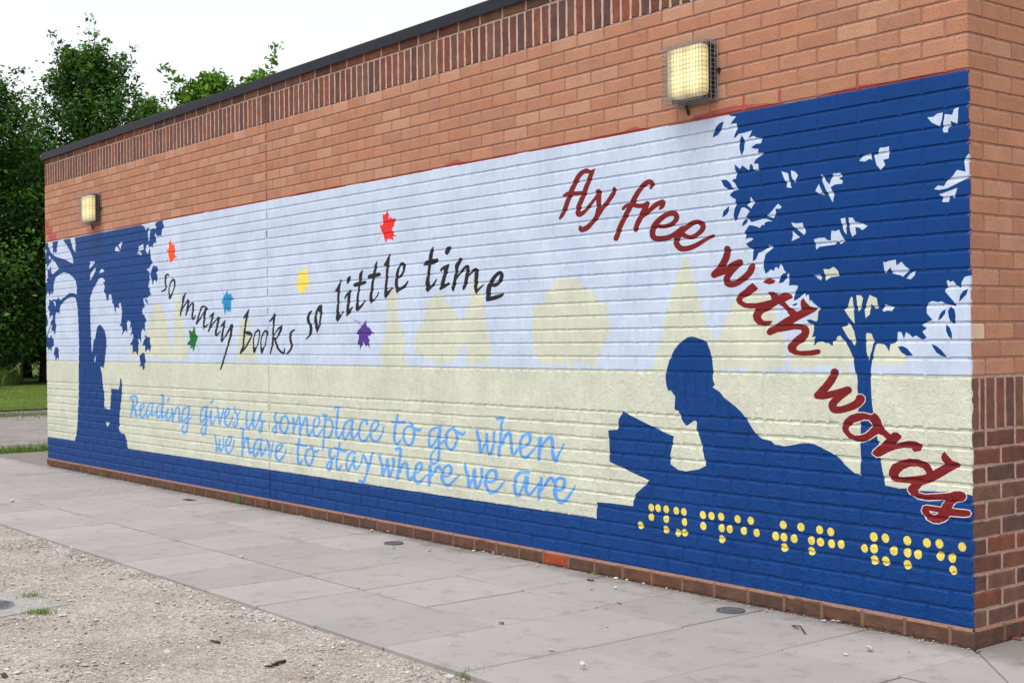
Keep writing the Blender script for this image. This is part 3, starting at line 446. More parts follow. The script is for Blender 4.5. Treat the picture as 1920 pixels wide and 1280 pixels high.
S T 1255,250,22 1200,280,26 1170,350,26 1165,430,26 1185,490,28 1225,440,24 1250,330,22 1262,250,22 1255,380,26 1250,520,26 1240,640,28 1205,685,28 1180,630,26 1200,560,22 1255,480,20 1310,390,18
S T 1325,320,24 1318,420,28 1335,520,30 1375,470,22 1405,390,20
S T 1350,165,30 1325,205,24
S T 1405,260,26 1430,330,26 1445,420,28 1450,530,24 1480,430,24 1510,320,22 1500,290,16
S T 1535,420,22 1580,380,24 1598,310,24 1575,280,24 1545,330,24 1530,420,28 1540,510,30 1575,545,30 1615,500,24 1650,400,20
S T 1680,260,22 1675,330,26 1705,360,26 1720,430,26 1715,520,26 1685,560,26 1665,515,22 1690,470,20
S T 1720,420,22 1760,310,18
S T 1380,680,22 1400,770,24 1405,860,28 1405,930,26 1435,860,22 1455,730,22 1450,850,26 1470,935,30 1505,840,22 1515,720,20
S T 1545,850,22 1600,820,24 1625,740,26 1600,700,24 1565,740,24 1545,830,26 1555,920,30 1595,955,32 1640,890,26 1680,760,18
Z 380 740 8
S T 665,240,28 655,340,30 655,440,30 675,500,34 715,450,26 755,340,26 770,240,26 765,350,28 755,440,30 780,500,32 820,420,26 860,300,24
S T 875,260,32 860,340,30 885,420,28 890,500,30 860,560,28 835,530,22 880,470,22 925,380,20
S T 560,505,32 605,505,30 600,600,34 600,720,34 598,850,32 592,920,28
S T 605,800,24 640,680,26 670,635,30 680,700,32 690,800,32 710,880,34 750,830,26
S T 885,665,28 820,670,32 780,740,30 760,830,32 785,925,34 830,850,28 875,720,26 880,670,28 870,770,32 880,910,34 920,850,28 950,780,22
S T 960,670,32 985,750,32 1000,850,34 1005,960,32 1030,850,28 1055,720,26
S T 1080,860,26 1150,830,30 1190,760,30 1165,735,28 1120,770,30 1095,860,32 1105,950,36 1150,985,36 1210,920,30 1260,810,20
Z 500 750 8
S T 135,190,34 120,260,32 140,340,30 145,420,28 140,480,28 105,490,26 95,440,26 130,380,24 190,340,22
S T 290,225,28 235,260,30 205,340,30 205,430,32 255,500,32 300,450,30 322,360,30 310,270,30 280,235,28
S T 320,330,22 380,340,22
S T 400,265,32 405,400,32 398,505,28
S T 410,430,24 450,320,26 490,235,30 500,330,32 495,440,34 500,530,32
S T 510,460,24 545,350,26 590,250,30 605,350,32 605,450,32 625,540,32 665,480,26 700,430,24
S T 700,420,24 760,390,28 795,310,28 770,255,28 720,290,28 700,390,32 705,490,34 745,545,34 800,490,28 845,420,24
S T 870,230,50 880,300,32 865,400,32 860,520,32 850,650,30 840,740,26
S T 880,310,28 940,280,32 985,340,32 985,440,34 950,540,34 900,560,28 870,540,24
S T 840,210,24 900,225,34
S T 1015,115,34 1075,110,32 1065,200,32 1050,330,34 1040,470,36 1060,570,36 1100,540,28 1140,460,24
S T 1300,310,28 1220,310,34 1165,380,32 1145,490,32 1165,590,36 1215,530,28 1280,380,28 1290,320,30 1270,430,42 1285,570,34 1330,540,28 1380,460,24
S T 1500,360,34 1490,310,34 1440,310,34 1400,390,32 1380,500,34 1420,610,36 1480,600,34 1540,520,26
S T 1550,490,28 1630,440,32 1680,360,32 1640,310,36 1590,350,32 1560,460,36 1570,570,36 1630,620,36 1700,560,32 1760,400,22
S T 490,580,34 475,680,36 465,790,36 470,900,36 490,960,38 535,900,28
S T 430,665,30 585,685,36
S T 645,690,28 690,730,32 620,740,32 585,800,34 580,900,36 630,980,38 680,920,36 700,810,36 690,740,32
S T 700,770,30 750,770,38 785,740,18
S T 950,740,48 940,820,42 975,890,38 970,960,38 945,1040,38 910,1030,34 905,970,30 960,900,26 1030,830,22
S T 1095,640,30 1080,740,34 1060,850,34 1045,960,34 1065,1045,36 1125,980,26
S T 1015,715,36 1100,750,42 1190,765,36
S T 1330,790,32 1260,785,36 1215,850,34 1195,950,34 1215,1060,36 1265,970,28 1320,840,30 1305,950,34 1340,1040,34 1400,960,26 1440,850,26
S T 1445,810,38 1490,900,38 1520,1000,38
S T 1580,790,38 1560,900,34 1520,1020,36 1490,1130,34 1450,1220,44 1400,1210,46
Z 690 760 8
S T 445,140,34 420,260,40 400,380,40 395,500,40 425,580,40 490,520,30
S T 350,245,32 440,255,44 545,250,42
S T 620,255,30 670,300,38 600,310,38 545,370,38 530,480,38 590,590,40 660,560,40 690,450,42 690,360,42 660,320,38
S T 700,350,38 760,370,46 805,335,20
S T 1085,310,36 1000,340,38 930,390,34 915,500,34 930,620,40 990,570,34 1050,450,34 1085,330,38 1070,480,40 1060,600,40 1065,720,40 1040,830,40 980,875,40 935,830,36 950,740,30 1020,640,30 1150,520,32
S T 1270,325,38 1200,390,40 1170,480,40 1180,600,40 1240,665,42 1300,610,42 1330,500,44 1325,400,44 1270,340,38
S T 1340,400,38 1420,430,44 1460,390,22
S T 170,750,38 195,850,38 215,950,42 215,1060,36 255,960,30 290,800,36 300,930,40 320,1070,42 360,970,30 385,850,36 375,790,38
S T 425,650,48 490,640,38 480,740,42 470,850,42 455,980,42 440,1100,42
S T 480,1000,28 520,890,36 570,860,42 590,930,42 595,1040,42 620,1120,42 665,1060,30
S T 700,1010,32 770,980,38 810,900,40 775,860,42 720,910,40 695,1020,42 700,1110,44 755,1160,44 820,1100,32 880,1040,28
S T 930,910,56 925,1030,54 915,1190,48
S T 940,1080,28 1000,980,42 1060,910,48 1090,960,36
S T 1110,1060,34 1200,1050,42 1250,970,46 1225,900,46 1160,920,42 1115,1000,42 1110,1110,46 1190,1200,48 1270,1140,38 1355,1050,30
Z 860 780 8
S T 270,215,48 290,300,44 315,400,46 325,550,40 370,470,34 410,350,40 420,250,44 425,400,40 435,540,40 470,570,44 520,440,36 530,240,40
S T 580,40,50 660,40,42 640,130,42 635,260,42 615,420,44 600,590,44
S T 640,440,32 690,310,40 750,250,48 780,300,46 785,420,44 800,540,46 830,570,44 880,500,34
S T 900,480,34 1000,450,40 1070,370,42 1060,280,46 1000,270,46 940,340,42 915,450,44 940,580,46 1010,620,48 1090,540,36 1160,450,32
S T 1225,330,58 1215,450,60 1210,550,52 1195,650,46
S T 1230,480,32 1300,370,40 1375,310,54 1405,380,54 1405,500,50 1425,620,54 1450,670,54 1500,570,38 1580,410,24
S T 90,730,44 115,830,46 145,950,46 150,1070,38 190,980,32 240,790,42 235,930,50 260,1070,50 310,1040,38 345,900,42 345,780,38
S T 400,970,34 500,980,42 560,920,48 555,830,48 490,810,46 420,880,46 400,990,48 440,1110,52 510,1145,50 600,1090,38 680,980,30
S T 1050,850,42 930,845,48 860,910,46 840,1020,50 850,1150,52 890,1190,48 950,1090,38 1020,900,58 1020,1000,60 1010,1110,50 1060,1170,52 1140,1090,38 1200,1010,34
S T 1240,930,44 1225,1040,50 1205,1140,54 1195,1240,48
S T 1240,1110,34 1310,1000,44 1370,930,50 1430,960,42 1405,990,32
S T 1440,1110,44 1540,1100,50 1590,1010,48 1575,940,48 1500,930,48 1450,1000,48 1440,1130,54 1470,1240,54 1540,1290,56 1620,1240,48 1690,1140,40 1745,1050,28
Z 1080 880 8
O F 42,58 1130,567 1232,577 1353,593 1504,614 1618,632 1130,710 1353,741 1625,786 968,832 1350,898 1530,945 1628,945
Z 1300 940 5.647
O F 33,43 101,140 192,150 294,158 469,184 608,200 106,257 300,280 385,290 535,308 670,330 302,396
O F 37,46 952,245 1138,269 1337,297 1455,319 872,364 959,376 1067,392 1250,411 1345,427 1464,446 1565,452 963,485 1252,522 1811,494
Z 1620 1000 6.4
O F 47,57 118,38 255,52 520,82 755,110 905,120 1178,158 120,180 357,205 520,228 648,248 917,267 1057,293 127,315 262,327 520,370 1067,437
'''

# ------------------------------------------------------------------ the mural, traced on the photograph and carried onto the wall plane
PAL = {'W': lin(194, 206, 226), 'C': lin(205, 207, 188), 'B': lin(2, 59, 124), 'K': lin(38, 33, 40), 'R': lin(120, 28, 30), 'T': lin(104, 164, 228),
       'O': lin(238, 84, 22), 'U': lin(30, 138, 190), 'G': lin(22, 112, 40), 'Y': lin(240, 216, 92), 'D': lin(226, 44, 40), 'V': lin(84, 54, 142),
       'F': lin(232, 210, 96), 'H': lin(222, 206, 196), 'Q': lin(164, 66, 60), 'q': lin(164, 84, 74)}
WALL_L = 11.129
def to_wall(px, py):
    d = ray(px, py); t = -CAM[1] / d[1]; q = CAM + t * d; return q[0], q[2]
def catmull(P, sub=4):
    P = np.array(P, float); n = len(P); out = []
    for i in range(n - 1):
        p0, p1, p2, p3 = P[max(i - 1, 0)], P[i], P[i + 1], P[min(i + 2, n - 1)]
        for k in range(sub):
            t = k / sub
            out.append(0.5 * (2 * p1 + (p2 - p0) * t + (2 * p0 - 5 * p1 + 4 * p2 - p3) * t * t + (3 * p1 - p0 - 3 * p2 + p3) * t ** 3))
    out.append(P[-1]); return np.array(out)
def ribbon(P, sub=4):
    """outline of a brush stroke of varying width with round ends"""
    S = catmull(P, sub) if len(P) > 2 else np.array(P, float)
    xy, w = S[:, :2], np.maximum(S[:, 2], 2.0) * 0.535
    T = np.gradient(xy, axis=0); T /= np.maximum(np.linalg.norm(T, axis=1, keepdims=True), 1e-9)
    Nn = np.stack([-T[:, 1], T[:, 0]], 1); L = xy + Nn * w[:, None]; Rr = xy - Nn * w[:, None]
    def cap(c, t, r, s):
        a0 = math.atan2(t[1], t[0])
        return [c + r * np.array([math.cos(a0 + a), math.sin(a0 + a)]) for a in s]
    e = cap(xy[-1], T[-1], w[-1], [0.9, 0.35, -0.35, -0.9]); b = cap(xy[0], -T[0], w[0], [0.9, 0.35, -0.35, -0.9])
    return np.array(list(L) + e + list(Rr[::-1]) + b)
SHAPES = []          # (rank, order, colour, rule, rings in wall metres)
def add_shape(col, rings, rule, rank):
    rr = [np.array([to_wall(*p) for p in r]) for r in rings]
    a = np.concatenate(rr); SHAPES.append((rank, len(SHAPES), col, rule, rr, (a[:, 0].min(), a[:, 1].min(), a[:, 0].max(), a[:, 1].max())))
def load_mural():
    ox = oy = 0.0; sc = 1.0
    for l in MURAL.strip().splitlines():
        t = l.split()
        if t[0] == 'Z': ox, oy, sc = map(float, t[1:4]); continue
        col = t[1]; S = lambda x, y: (ox + x / sc, oy + y / sc)
        if t[0] == 'O':
            rx, ry = map(float, t[2].split(','))
            for w in t[3:]:
                x, y = map(float, w.split(','))
                add_shape(col, [[S(x + (rx * math.cos(a) - 0.12 * ry * -math.sin(a)) * 1.0, y + ry * math.sin(a)) for a in np.arange(14) * 2 * math.pi / 14]], 'w', 2)
            continue
        if t[0] == 'S':
            P = [tuple(map(float, w.split(','))) for w in t[2:]]
            if col == 'K': P = [(x, y, w * 1.1 + 3) for x, y, w in P]
            add_shape(col, [[S(x, y) for x, y in ribbon(P)]], 'w', 1 if col == 'B' else 2); continue
        rings = []; cur = []
        for w in t[2:]:
            if w == '/': rings.append(cur); cur = []
            else: cur.append(tuple(map(float, w.split(','))))
        rings.append(cur)
        if t[0] == 'X':                              # letters edged with a pale line
            for r in rings:
                P = [(x, y, 26 * sc / 8) for x, y in r + [r[0]]]
                add_shape('H', [[S(x, y) for x, y in ribbon(P, 1)]], 'w', 2)
        if t[0] == 'P' and col == 'K':
            for r in rings: add_shape('K', [[S(x, y) for x, y in ribbon([(x, y, 8) for x, y in r + [r[0]]], 1)]], 'w', 2)
        rank = 0 if col == 'C' else (1 if (col == 'B' or t[0] == 'E') else 2)
        add_shape('E' if t[0] == 'E' else col, [[S(x, y) for x, y in r] for r in rings], 'e', rank)
load_mural()
# remains of an older red coat along the top edge, and three bricks painted pink at the far end
def rect_shape(col, x0, z0, x1, z1, rank):
    SHAPES.append((rank, len(SHAPES), col, 'e', [np.array([(x0, z0), (x1, z0), (x1, z1), (x0, z1)])], (x0, z0, x1, z1)))
_r = random.Random(3); x = -11.1
while x < -0.15:
    l = _r.uniform(0.25, 1.1); h = _r.uniform(0.004, 0.011)
    pts = [(x, 2.393)] + [(x + l * k / 6, 2.393) for k in range(1, 7)] + [(x + l * k / 6, 2.399 + h * _r.uniform(0.3, 1) * (0 if k in (0, 6) else 1)) for k in range(6, -1, -1)]
    a = np.array(pts); SHAPES.append((0, len(SHAPES), 'Q', 'e', [a], (a[:, 0].min(), a[:, 1].min(), a[:, 0].max(), a[:, 1].max()))); x += l + _r.uniform(0.0, 0.35)
for (x0, x1, h) in ((-1.60, -0.98, 0.03), (-0.75, -0.3, 0.012), (-2.1, -1.85, 0.02), (-3.75, -3.45, 0.03)):
    a = np.array([(x0, 2.398), (x1, 2.398), (x1 - 0.1, 2.402 + h * 0.4), ((x0 + x1) / 2, 2.404 + h), (x0 + 0.05, 2.404 + h * 0.5)])
    SHAPES.append((0, len(SHAPES), 'q', 'e', [a], (x0, 2.398, x1, 2.41 + h)))
for x in (-1.223, -1.0, -0.555): rect_shape('q', x - 0.008, 2.402, x + 0.008, 2.47, 0)
SHAPES.sort(key=lambda s: (s[0], s[1]))
# constraint segments in a coarse grid
GRID = {}
def _add_seg(a, b):
    for i in range(int(math.floor(min(a[0], b[0]) / 0.2)), int(math.floor(max(a[0], b[0]) / 0.2)) + 1):
        for k in range(int(math.floor(min(a[1], b[1]) / 0.1)), int(math.floor(max(a[1], b[1]) / 0.1)) + 1):
            GRID.setdefault((i, k), set()).add((tuple(a), tuple(b)))
for s in SHAPES:
    for r in s[4]:
        n = len(r)
        for i in range(n):
            if abs(r[i] - r[(i + 1) % n]).max() > 1e-7: _add_seg(r[i], r[(i + 1) % n])
LINES_Z = (0.0785, 0.3035, 1.1265, 2.396)      # band limits of the painted ground
def clip_seg(a, b, x0, z0, x1, z1):
    t0, t1 = 0.0, 1.0; dx, dz = b[0] - a[0], b[1] - a[1]
    for p, q in ((-dx, a[0] - x0), (dx, x1 - a[0]), (-dz, a[1] - z0), (dz, z1 - a[1])):
        if abs(p) < 1e-12:
            if q < 0: return None
        else:
            r = q / p
            if p < 0:
                if r > t1: return None
                t0 = max(t0, r)
            else:
                if r < t0: return None
                t1 = min(t1, r)
    if t1 - t0 < 1e-6: return None
    return (a[0] + t0 * dx, a[1] + t0 * dz), (a[0] + t1 * dx, a[1] + t1 * dz)
def segs_in(x0, z0, x1, z1):
    S = set()
    for i in range(int(math.floor(x0 / 0.2)), int(math.floor(x1 / 0.2)) + 1):
        for k in range(int(math.floor(z0 / 0.1)), int(math.floor(z1 / 0.1)) + 1): S |= GRID.get((i, k), set())
    out = [c for c in (clip_seg(a, b, x0, z0, x1, z1) for a, b in sorted(S)) if c]
    for z in LINES_Z:
        if z0 < z < z1: out.append(((x0, z), (x1, z)))
    return out
def inside(pts, rings, rule):
    w = np.zeros(len(pts), int); X, Z = pts[:, 0], pts[:, 1]
    for r in rings:
        a = r; b = np.roll(r, -1, axis=0)
        for (ax, az), (bx, bz) in zip(a, b):
            up = (az <= Z) & (bz > Z); dn = (bz <= Z) & (az > Z)
            if not (up.any() or dn.any()): continue
            side = (bx - ax) * (Z - az) - (X - ax) * (bz - az)
            if rule == 'w': w += (up & (side > 0)).astype(int) - (dn & (side < 0)).astype(int)
            else: w += (up & (side > 0)).astype(int) + (dn & (side < 0)).astype(int)
    return (w != 0) if rule == 'w' else (w % 2 == 1)
def mural_codes(pts):
    """colour key of every point of the wall, '' where the brick is bare"""
    pts = np.asarray(pts, float); n = len(pts)
    x0, z0 = pts.min(0); x1, z1 = pts.max(0)
    code = np.full(n, '', dtype='<U1'); done = np.zeros(n, bool); noB = np.zeros(n, bool)
    for s in reversed(SHAPES):
        bb = s[5]
        if bb[0] > x1 or bb[2] < x0 or bb[1] > z1 or bb[3] < z0: continue
        m = inside(pts, s[4], s[3]) & ~done
        if not m.any(): continue
        if s[2] == 'E': noB |= m; continue
        if s[2] == 'B': m &= ~noB
        if s[2] not in 'Qq': m &= (pts[:, 1] < LINES_Z[3]) & (pts[:, 1] > LINES_Z[0])
        code[m] = s[2]; done |= m
    z = pts[:, 1]
    for lo, hi, c in ((LINES_Z[0], LINES_Z[1], 'B'), (LINES_Z[1], LINES_Z[2], 'C'), (LINES_Z[2], LINES_Z[3], 'W')):
        m = ~done & (z > lo) & (z <= hi); code[m] = c
    return code

# ------------------------------------------------------------------ bricks
CH = 0.075; MOD = 0.2228; JT = 0.0104
RB = random.Random(11)
def brick_colour(kind):
    if kind == 'tan':
        b = RB.choice([(181, 131, 105), (184, 135, 110), (178, 127, 101), (187, 141, 117), (182, 129, 103), (176, 127, 105)])
        g = RB.uniform(0.94, 1.05); return tuple(c * g for c in lin(*b))
    b = RB.choices([(122, 79, 66), (112, 75, 65), (104, 74, 66), (128, 80, 64), (116, 82, 71), (98, 74, 69), (136, 80, 61), (120, 87, 72)], [5, 4, 3, 3, 4, 2, 0.7, 3])[0]
    g = RB.uniform(0.88, 1.12); return tuple(c * g for c in lin(*b))
class Piece:
    """one brick (or strip of mortar) as raw geometry in world coordinates"""
    __slots__ = ('V', 'F', 'C', 'M', 'area', 'cen')
    def __init__(s): s.V = []; s.F = []; s.C = []; s.M = []; s.area = 0; s.cen = (0, 0, 0)
def place(face, a, b, d):
    return (a, d, b) if face == 'w' else (-d, a, b)
def brick(face, a0, a1, b0, b1, kind, col, bev=(1, 1, 1, 1), proud=0.0, back=0.0125, into=None):
    """a brick seen on one wall face; a runs along the wall, b is height, bev switches the left, right, bottom, top arris"""
    P = into or Piece(); rough = kind == 'brown'
    bw, bd, bt = (0.0060, 0.0045, 0.0062) if rough else (0.0036, 0.0030, 0.0048)
    jit = 0.0024 if rough else 0.0006
    side_f = 0.45 if (not rough or (face == 'w' and b0 < 2.4 and b1 - b0 > 0.1)) else 0.9
    na = max(2, int(round((a1 - a0) / (0.035 if rough else 0.07)))); nb = max(2, int(round((b1 - b0) / (0.03 if rough else 0.06))))
    J = lambda on: RB.uniform(-jit, jit * 0.6) if on else 0.0
    # inner ring (edge of the flat face) counter-clockwise with softened corners, and the outer ring pushed out by the arris
    ring = []; out = []
    L0, R0, B0, T0 = bw * bev[0] * side_f, bw * bev[1] * side_f, bw * bev[2] * 0.4, (0.0075 if rough else 0.0060) * bev[3]
    ia0, ia1, ib0, ib1 = a0 + L0, a1 - R0, b0 + B0, b1 - T0
    for k in range(na):                                # bottom
        f = k / na; x = ia0 + (ia1 - ia0) * f; j = J(bev[2]); ring.append((x, ib0 - j)); out.append(((a0 + (a1 - a0) * f) if 0 < k else a0 + 0.0, b0 - j if k else b0))
    for k in range(nb):                                # right
        f = k / nb; z = ib0 + (ib1 - ib0) * f; j = J(bev[1]); ring.append((ia1 + j, z)); out.append((a1 + j if k else a1, (b0 + (b1 - b0) * f)))
    for k in range(na):                                # top
        f = k / na; x = ia1 + (ia0 - ia1) * f; j = J(bev[3]); ring.append((x, ib1 + j)); out.append(((a1 + (a0 - a1) * f), b1 + j if k else b1))
    for k in range(nb):                                # left
        f = k / nb; z = ib1 + (ib0 - ib1) * f; j = J(bev[0]); ring.append((ia0 - j, z)); out.append((a0 - j if k else a0, (b1 + (b0 - b1) * f)))
    n = len(ring); fz = -proud
    y_out = [fz + (bd if (i < na and bev[2]) or (na <= i < na + nb and bev[1]) or (na + nb <= i < 2 * na + nb and bev[3]) or (i >= 2 * na + nb and bev[0]) else 0.0) for i in range(n)]
    # a corner belongs to two arrises
    for i, (p, q) in ((0, (3, 2)), (na, (2, 1)), (na + nb, (1, 3)), (2 * na + nb, (3, 0))):
        y_out[i] = fz + (bd if (bev[p] or bev[q]) else 0.0)
    for i in range(na + nb, 2 * na + nb + 1):
        if bev[3]: y_out[i] = fz + bt
    wob = [RB.uniform(-0.0012, 0.0012) if rough else RB.uniform(-0.0002, 0.0002) for _ in range(n)]
    lo_a, hi_a = min(p[0] for p in out), max(p[0] for p in out); lo_b, hi_b = min(p[1] for p in out), max(p[1] for p in out)
    painted = face == 'w' and hi_b > 0.05 and lo_b < 2.49
    segs = segs_in(lo_a, lo_b, hi_a, hi_b) if painted else []
    base_m = 1 if rough else 0; pm = 3 if rough else 2
    off = len(P.V)
    if not segs:
        c = mural_codes([((a0 + a1) / 2, (b0 + b1) / 2)])[0] if painted else ''
        cc, mm = (PAL[c], pm) if c else (col, base_m)
        P.V += [place(face, p[0], p[1], fz + w) for p, w in zip(ring, wob)] + [place(face, p[0], p[1], y) for p, y in zip(out, y_out)] + [place(face, p[0], p[1], back) for p in out]
        P.F.append(tuple(off + i for i in range(n))); P.C.append(cc); P.M.append(mm)
        for i in range(n):
            j = (i + 1) % n
            P.F += [(off + n + i, off + n + j, off + j, off + i), (off + 2 * n + i, off + 2 * n + j, off + n + j, off + n + i)]; P.C += [cc, cc]; P.M += [mm, mm]
        return P
    # colours meet on this brick: triangulate the face along the painted edges
    vin = [Vector(p) for p in ring] + [Vector(p) for p in out]
    E = [(i, (i + 1) % n) for i in range(n)] + [(n + i, n + (i + 1) % n) for i in range(n)] + [(i, n + i) for i in range(n)]
    for (p, q) in segs:
        k = len(vin); vin += [Vector(p), Vector(q)]; E.append((k, k + 1))
    vo, _, fo, ov, _, _ = delaunay_2d_cdt(vin, E, [], 0, 1e-6)
    orig = {}
    for i, l in enumerate(ov):
        for k in l:
            if k < 2 * n: orig[i] = min(k, orig.get(i, 10 ** 9))
    V2 = np.array([(v.x, v.y) for v in vo]); outer = np.array(out)
    cen = np.array([V2[list(f)].mean(0) for f in fo]); keep = inside(cen, [outer], 'e')
    codes = mural_codes(cen)
    def height(i):
        if i in orig:
            k = orig[i]; return fz + wob[k] if k < n else y_out[k - n]
        x, z = V2[i]; dep = 0.0
        for w_, d_, b_ in ((L0, x - lo_a, bd), (R0, hi_a - x, bd), (B0, z - lo_b, bd), (T0, hi_b - z, bt)):
            if w_ > 0: dep = max(dep, b_ * (1 - max(0.0, min(1.0, d_ / w_))))
        return fz + dep
    H = [height(i) for i in range(len(vo))]
    P.V += [place(face, V2[i][0], V2[i][1], H[i]) for i in range(len(vo))]
    cnt = {}
    for f, k_, c in zip(fo, keep, codes):
        if not k_: continue
        f = list(f)
        a, b, c3 = V2[f[0]], V2[f[1]], V2[f[2]]
        if (b[0] - a[0]) * (c3[1] - a[1]) - (b[1] - a[1]) * (c3[0] - a[0]) < 0: f.reverse()
        P.F.append(tuple(off + i for i in f)); P.C.append(PAL[c] if c else col); P.M.append(pm if c else base_m)
        for i in range(len(f)):
            e = (f[i], f[(i + 1) % len(f)])
            if (e[1], e[0]) in cnt: del cnt[(e[1], e[0])]
            else: cnt[e] = c
    for (i, j), c in cnt.items():                      # sides, back into the joint
        o2 = len(P.V); P.V += [place(face, V2[i][0], V2[i][1], back), place(face, V2[j][0], V2[j][1], back)]
        P.F.append((off + j, off + i, o2, o2 + 1)); P.C.append(PAL[c] if c else col); P.M.append(pm if c else base_m)
    return P
def strip(P, face, a0, a1, b0, b1, d0, d1, col):
    """mortar between bricks: a rectangle whose depth runs from d0 (bottom) to d1 (top); painted where the mural is"""
    painted = face == 'w' and b1 > 0.05 and b0 < 2.44
    segs = segs_in(a0, b0, a1, b1) if painted else []
    off = len(P.V); D = lambda z: d0 + (d1 - d0) * (z - b0) / (b1 - b0)
    if not segs:
        c = mural_codes([((a0 + a1) / 2, (b0 + b1) / 2)])[0] if painted else ''
        P.V += [place(face, x, z, D(z)) for x, z in ((a0, b0), (a1, b0), (a1, b1), (a0, b1))]
        P.F.append((off, off + 1, off + 2, off + 3)); P.C.append(PAL[c] if c else col); P.M.append(2 if c else 4); return
    vin = [Vector(p) for p in ((a0, b0), (a1, b0), (a1, b1), (a0, b1))]; E = [(0, 1), (1, 2), (2, 3), (3, 0)]
    for (p, q) in segs:
        k = len(vin); vin += [Vector(p), Vector(q)]; E.append((k, k + 1))
    vo, _, fo, _, _, _ = delaunay_2d_cdt(vin, E, [], 0, 1e-6)
    V2 = np.array([(v.x, v.y) for v in vo]); codes = mural_codes(np.array([V2[list(f)].mean(0) for f in fo]))
    P.V += [place(face, x, z, D(z)) for x, z in V2]
    for f, c in zip(fo, codes):
        f = list(f); a, b, c3 = V2[f[0]], V2[f[1]], V2[f[2]]
        if (b[0] - a[0]) * (c3[1] - a[1]) - (b[1] - a[1]) * (c3[0] - a[0]) < 0: f.reverse()
        P.F.append(tuple(off + i for i in f)); P.C.append(PAL[c] if c else col); P.M.append(2 if c else 4)

EXP = -6.110                                          # movement joint, sealed, cut through all courses
SIDE_L = 3.6
MORT_T, MORT_B, MORT_P, MORT_V, MORT_S = lin(178, 136, 118), lin(186, 155, 142), lin(132, 100, 85), lin(160, 117, 98), lin(198, 166, 152)
BRICKS = []; MORTAR = Piece()
def row_edges(face, k):
    """joint centres of a stretcher course, measured from the corner"""
    if face == 'w':
        first = 0.22 if k % 2 else 0.1075; js = [0.0]; x = first
        while x < WALL_L - 0.03: js.append(x); x += MOD + RB.uniform(-0.0015, 0.0015)
        js.append(WALL_L); return [-j for j in js]
    first = 0.1075 if k % 2 else 0.22; js = [0.0]; x = first
    while x < SIDE_L - 0.03: js.append(x); x += MOD
    js.append(SIDE_L); return js
def soldier_edges(face):
    if face == 'w':
        js = [0.0]; x = 0.0725
        while x < WALL_L - 0.02: js.append(x); x += 0.0746 + RB.uniform(-0.001, 0.001)
        js.append(WALL_L); return [-j for j in js]
    js = [0.0, 0.062, 0.107]; x = 0.182
    while x < SIDE_L - 0.02: js.append(x); x += 0.0746
    js.append(SIDE_L); return js
def finish(P, face, a0, a1, b0, b1):
    q = [project(*place(face, a, b, 0.0))[:2] for a, b in ((a0, b0), (a1, b0), (a1, b1), (a0, b1))]
    qx = [min(max(p[0], 0), 1920) for p in q]; qy = [min(max(p[1], 0), 1280) for p in q]
    P.area = abs(sum(qx[i] * qy[(i + 1) % 4] - qx[(i + 1) % 4] * qy[i] for i in range(4))) / 2
    if face == 's' and project(0, (a0 + a1) / 2, (b0 + b1) / 2)[2] < 0: P.area = 0
    P.cen = place(face, (a0 + a1) / 2, (b0 + b1) / 2, 0.0); BRICKS.append(P)
def spans(js, face):
    """(a0, a1, touches the corner) of every brick between joint centres, cut at the movement joint"""
    out = []
    for i in range(len(js) - 1):
        a, b = (js[i + 1], js[i]) if face == 'w' else (js[i], js[i + 1])
        corner = i == 0
        if face == 'w' and a < EXP < b:
            for lo, hi in ((a, EXP - 0.006 + JT / 2), (EXP + 0.006 - JT / 2, b)):
                if hi - lo > 0.03: out.append((lo, hi, False))
            continue
        out.append((a, b, corner))
    return out
CORNER = {}
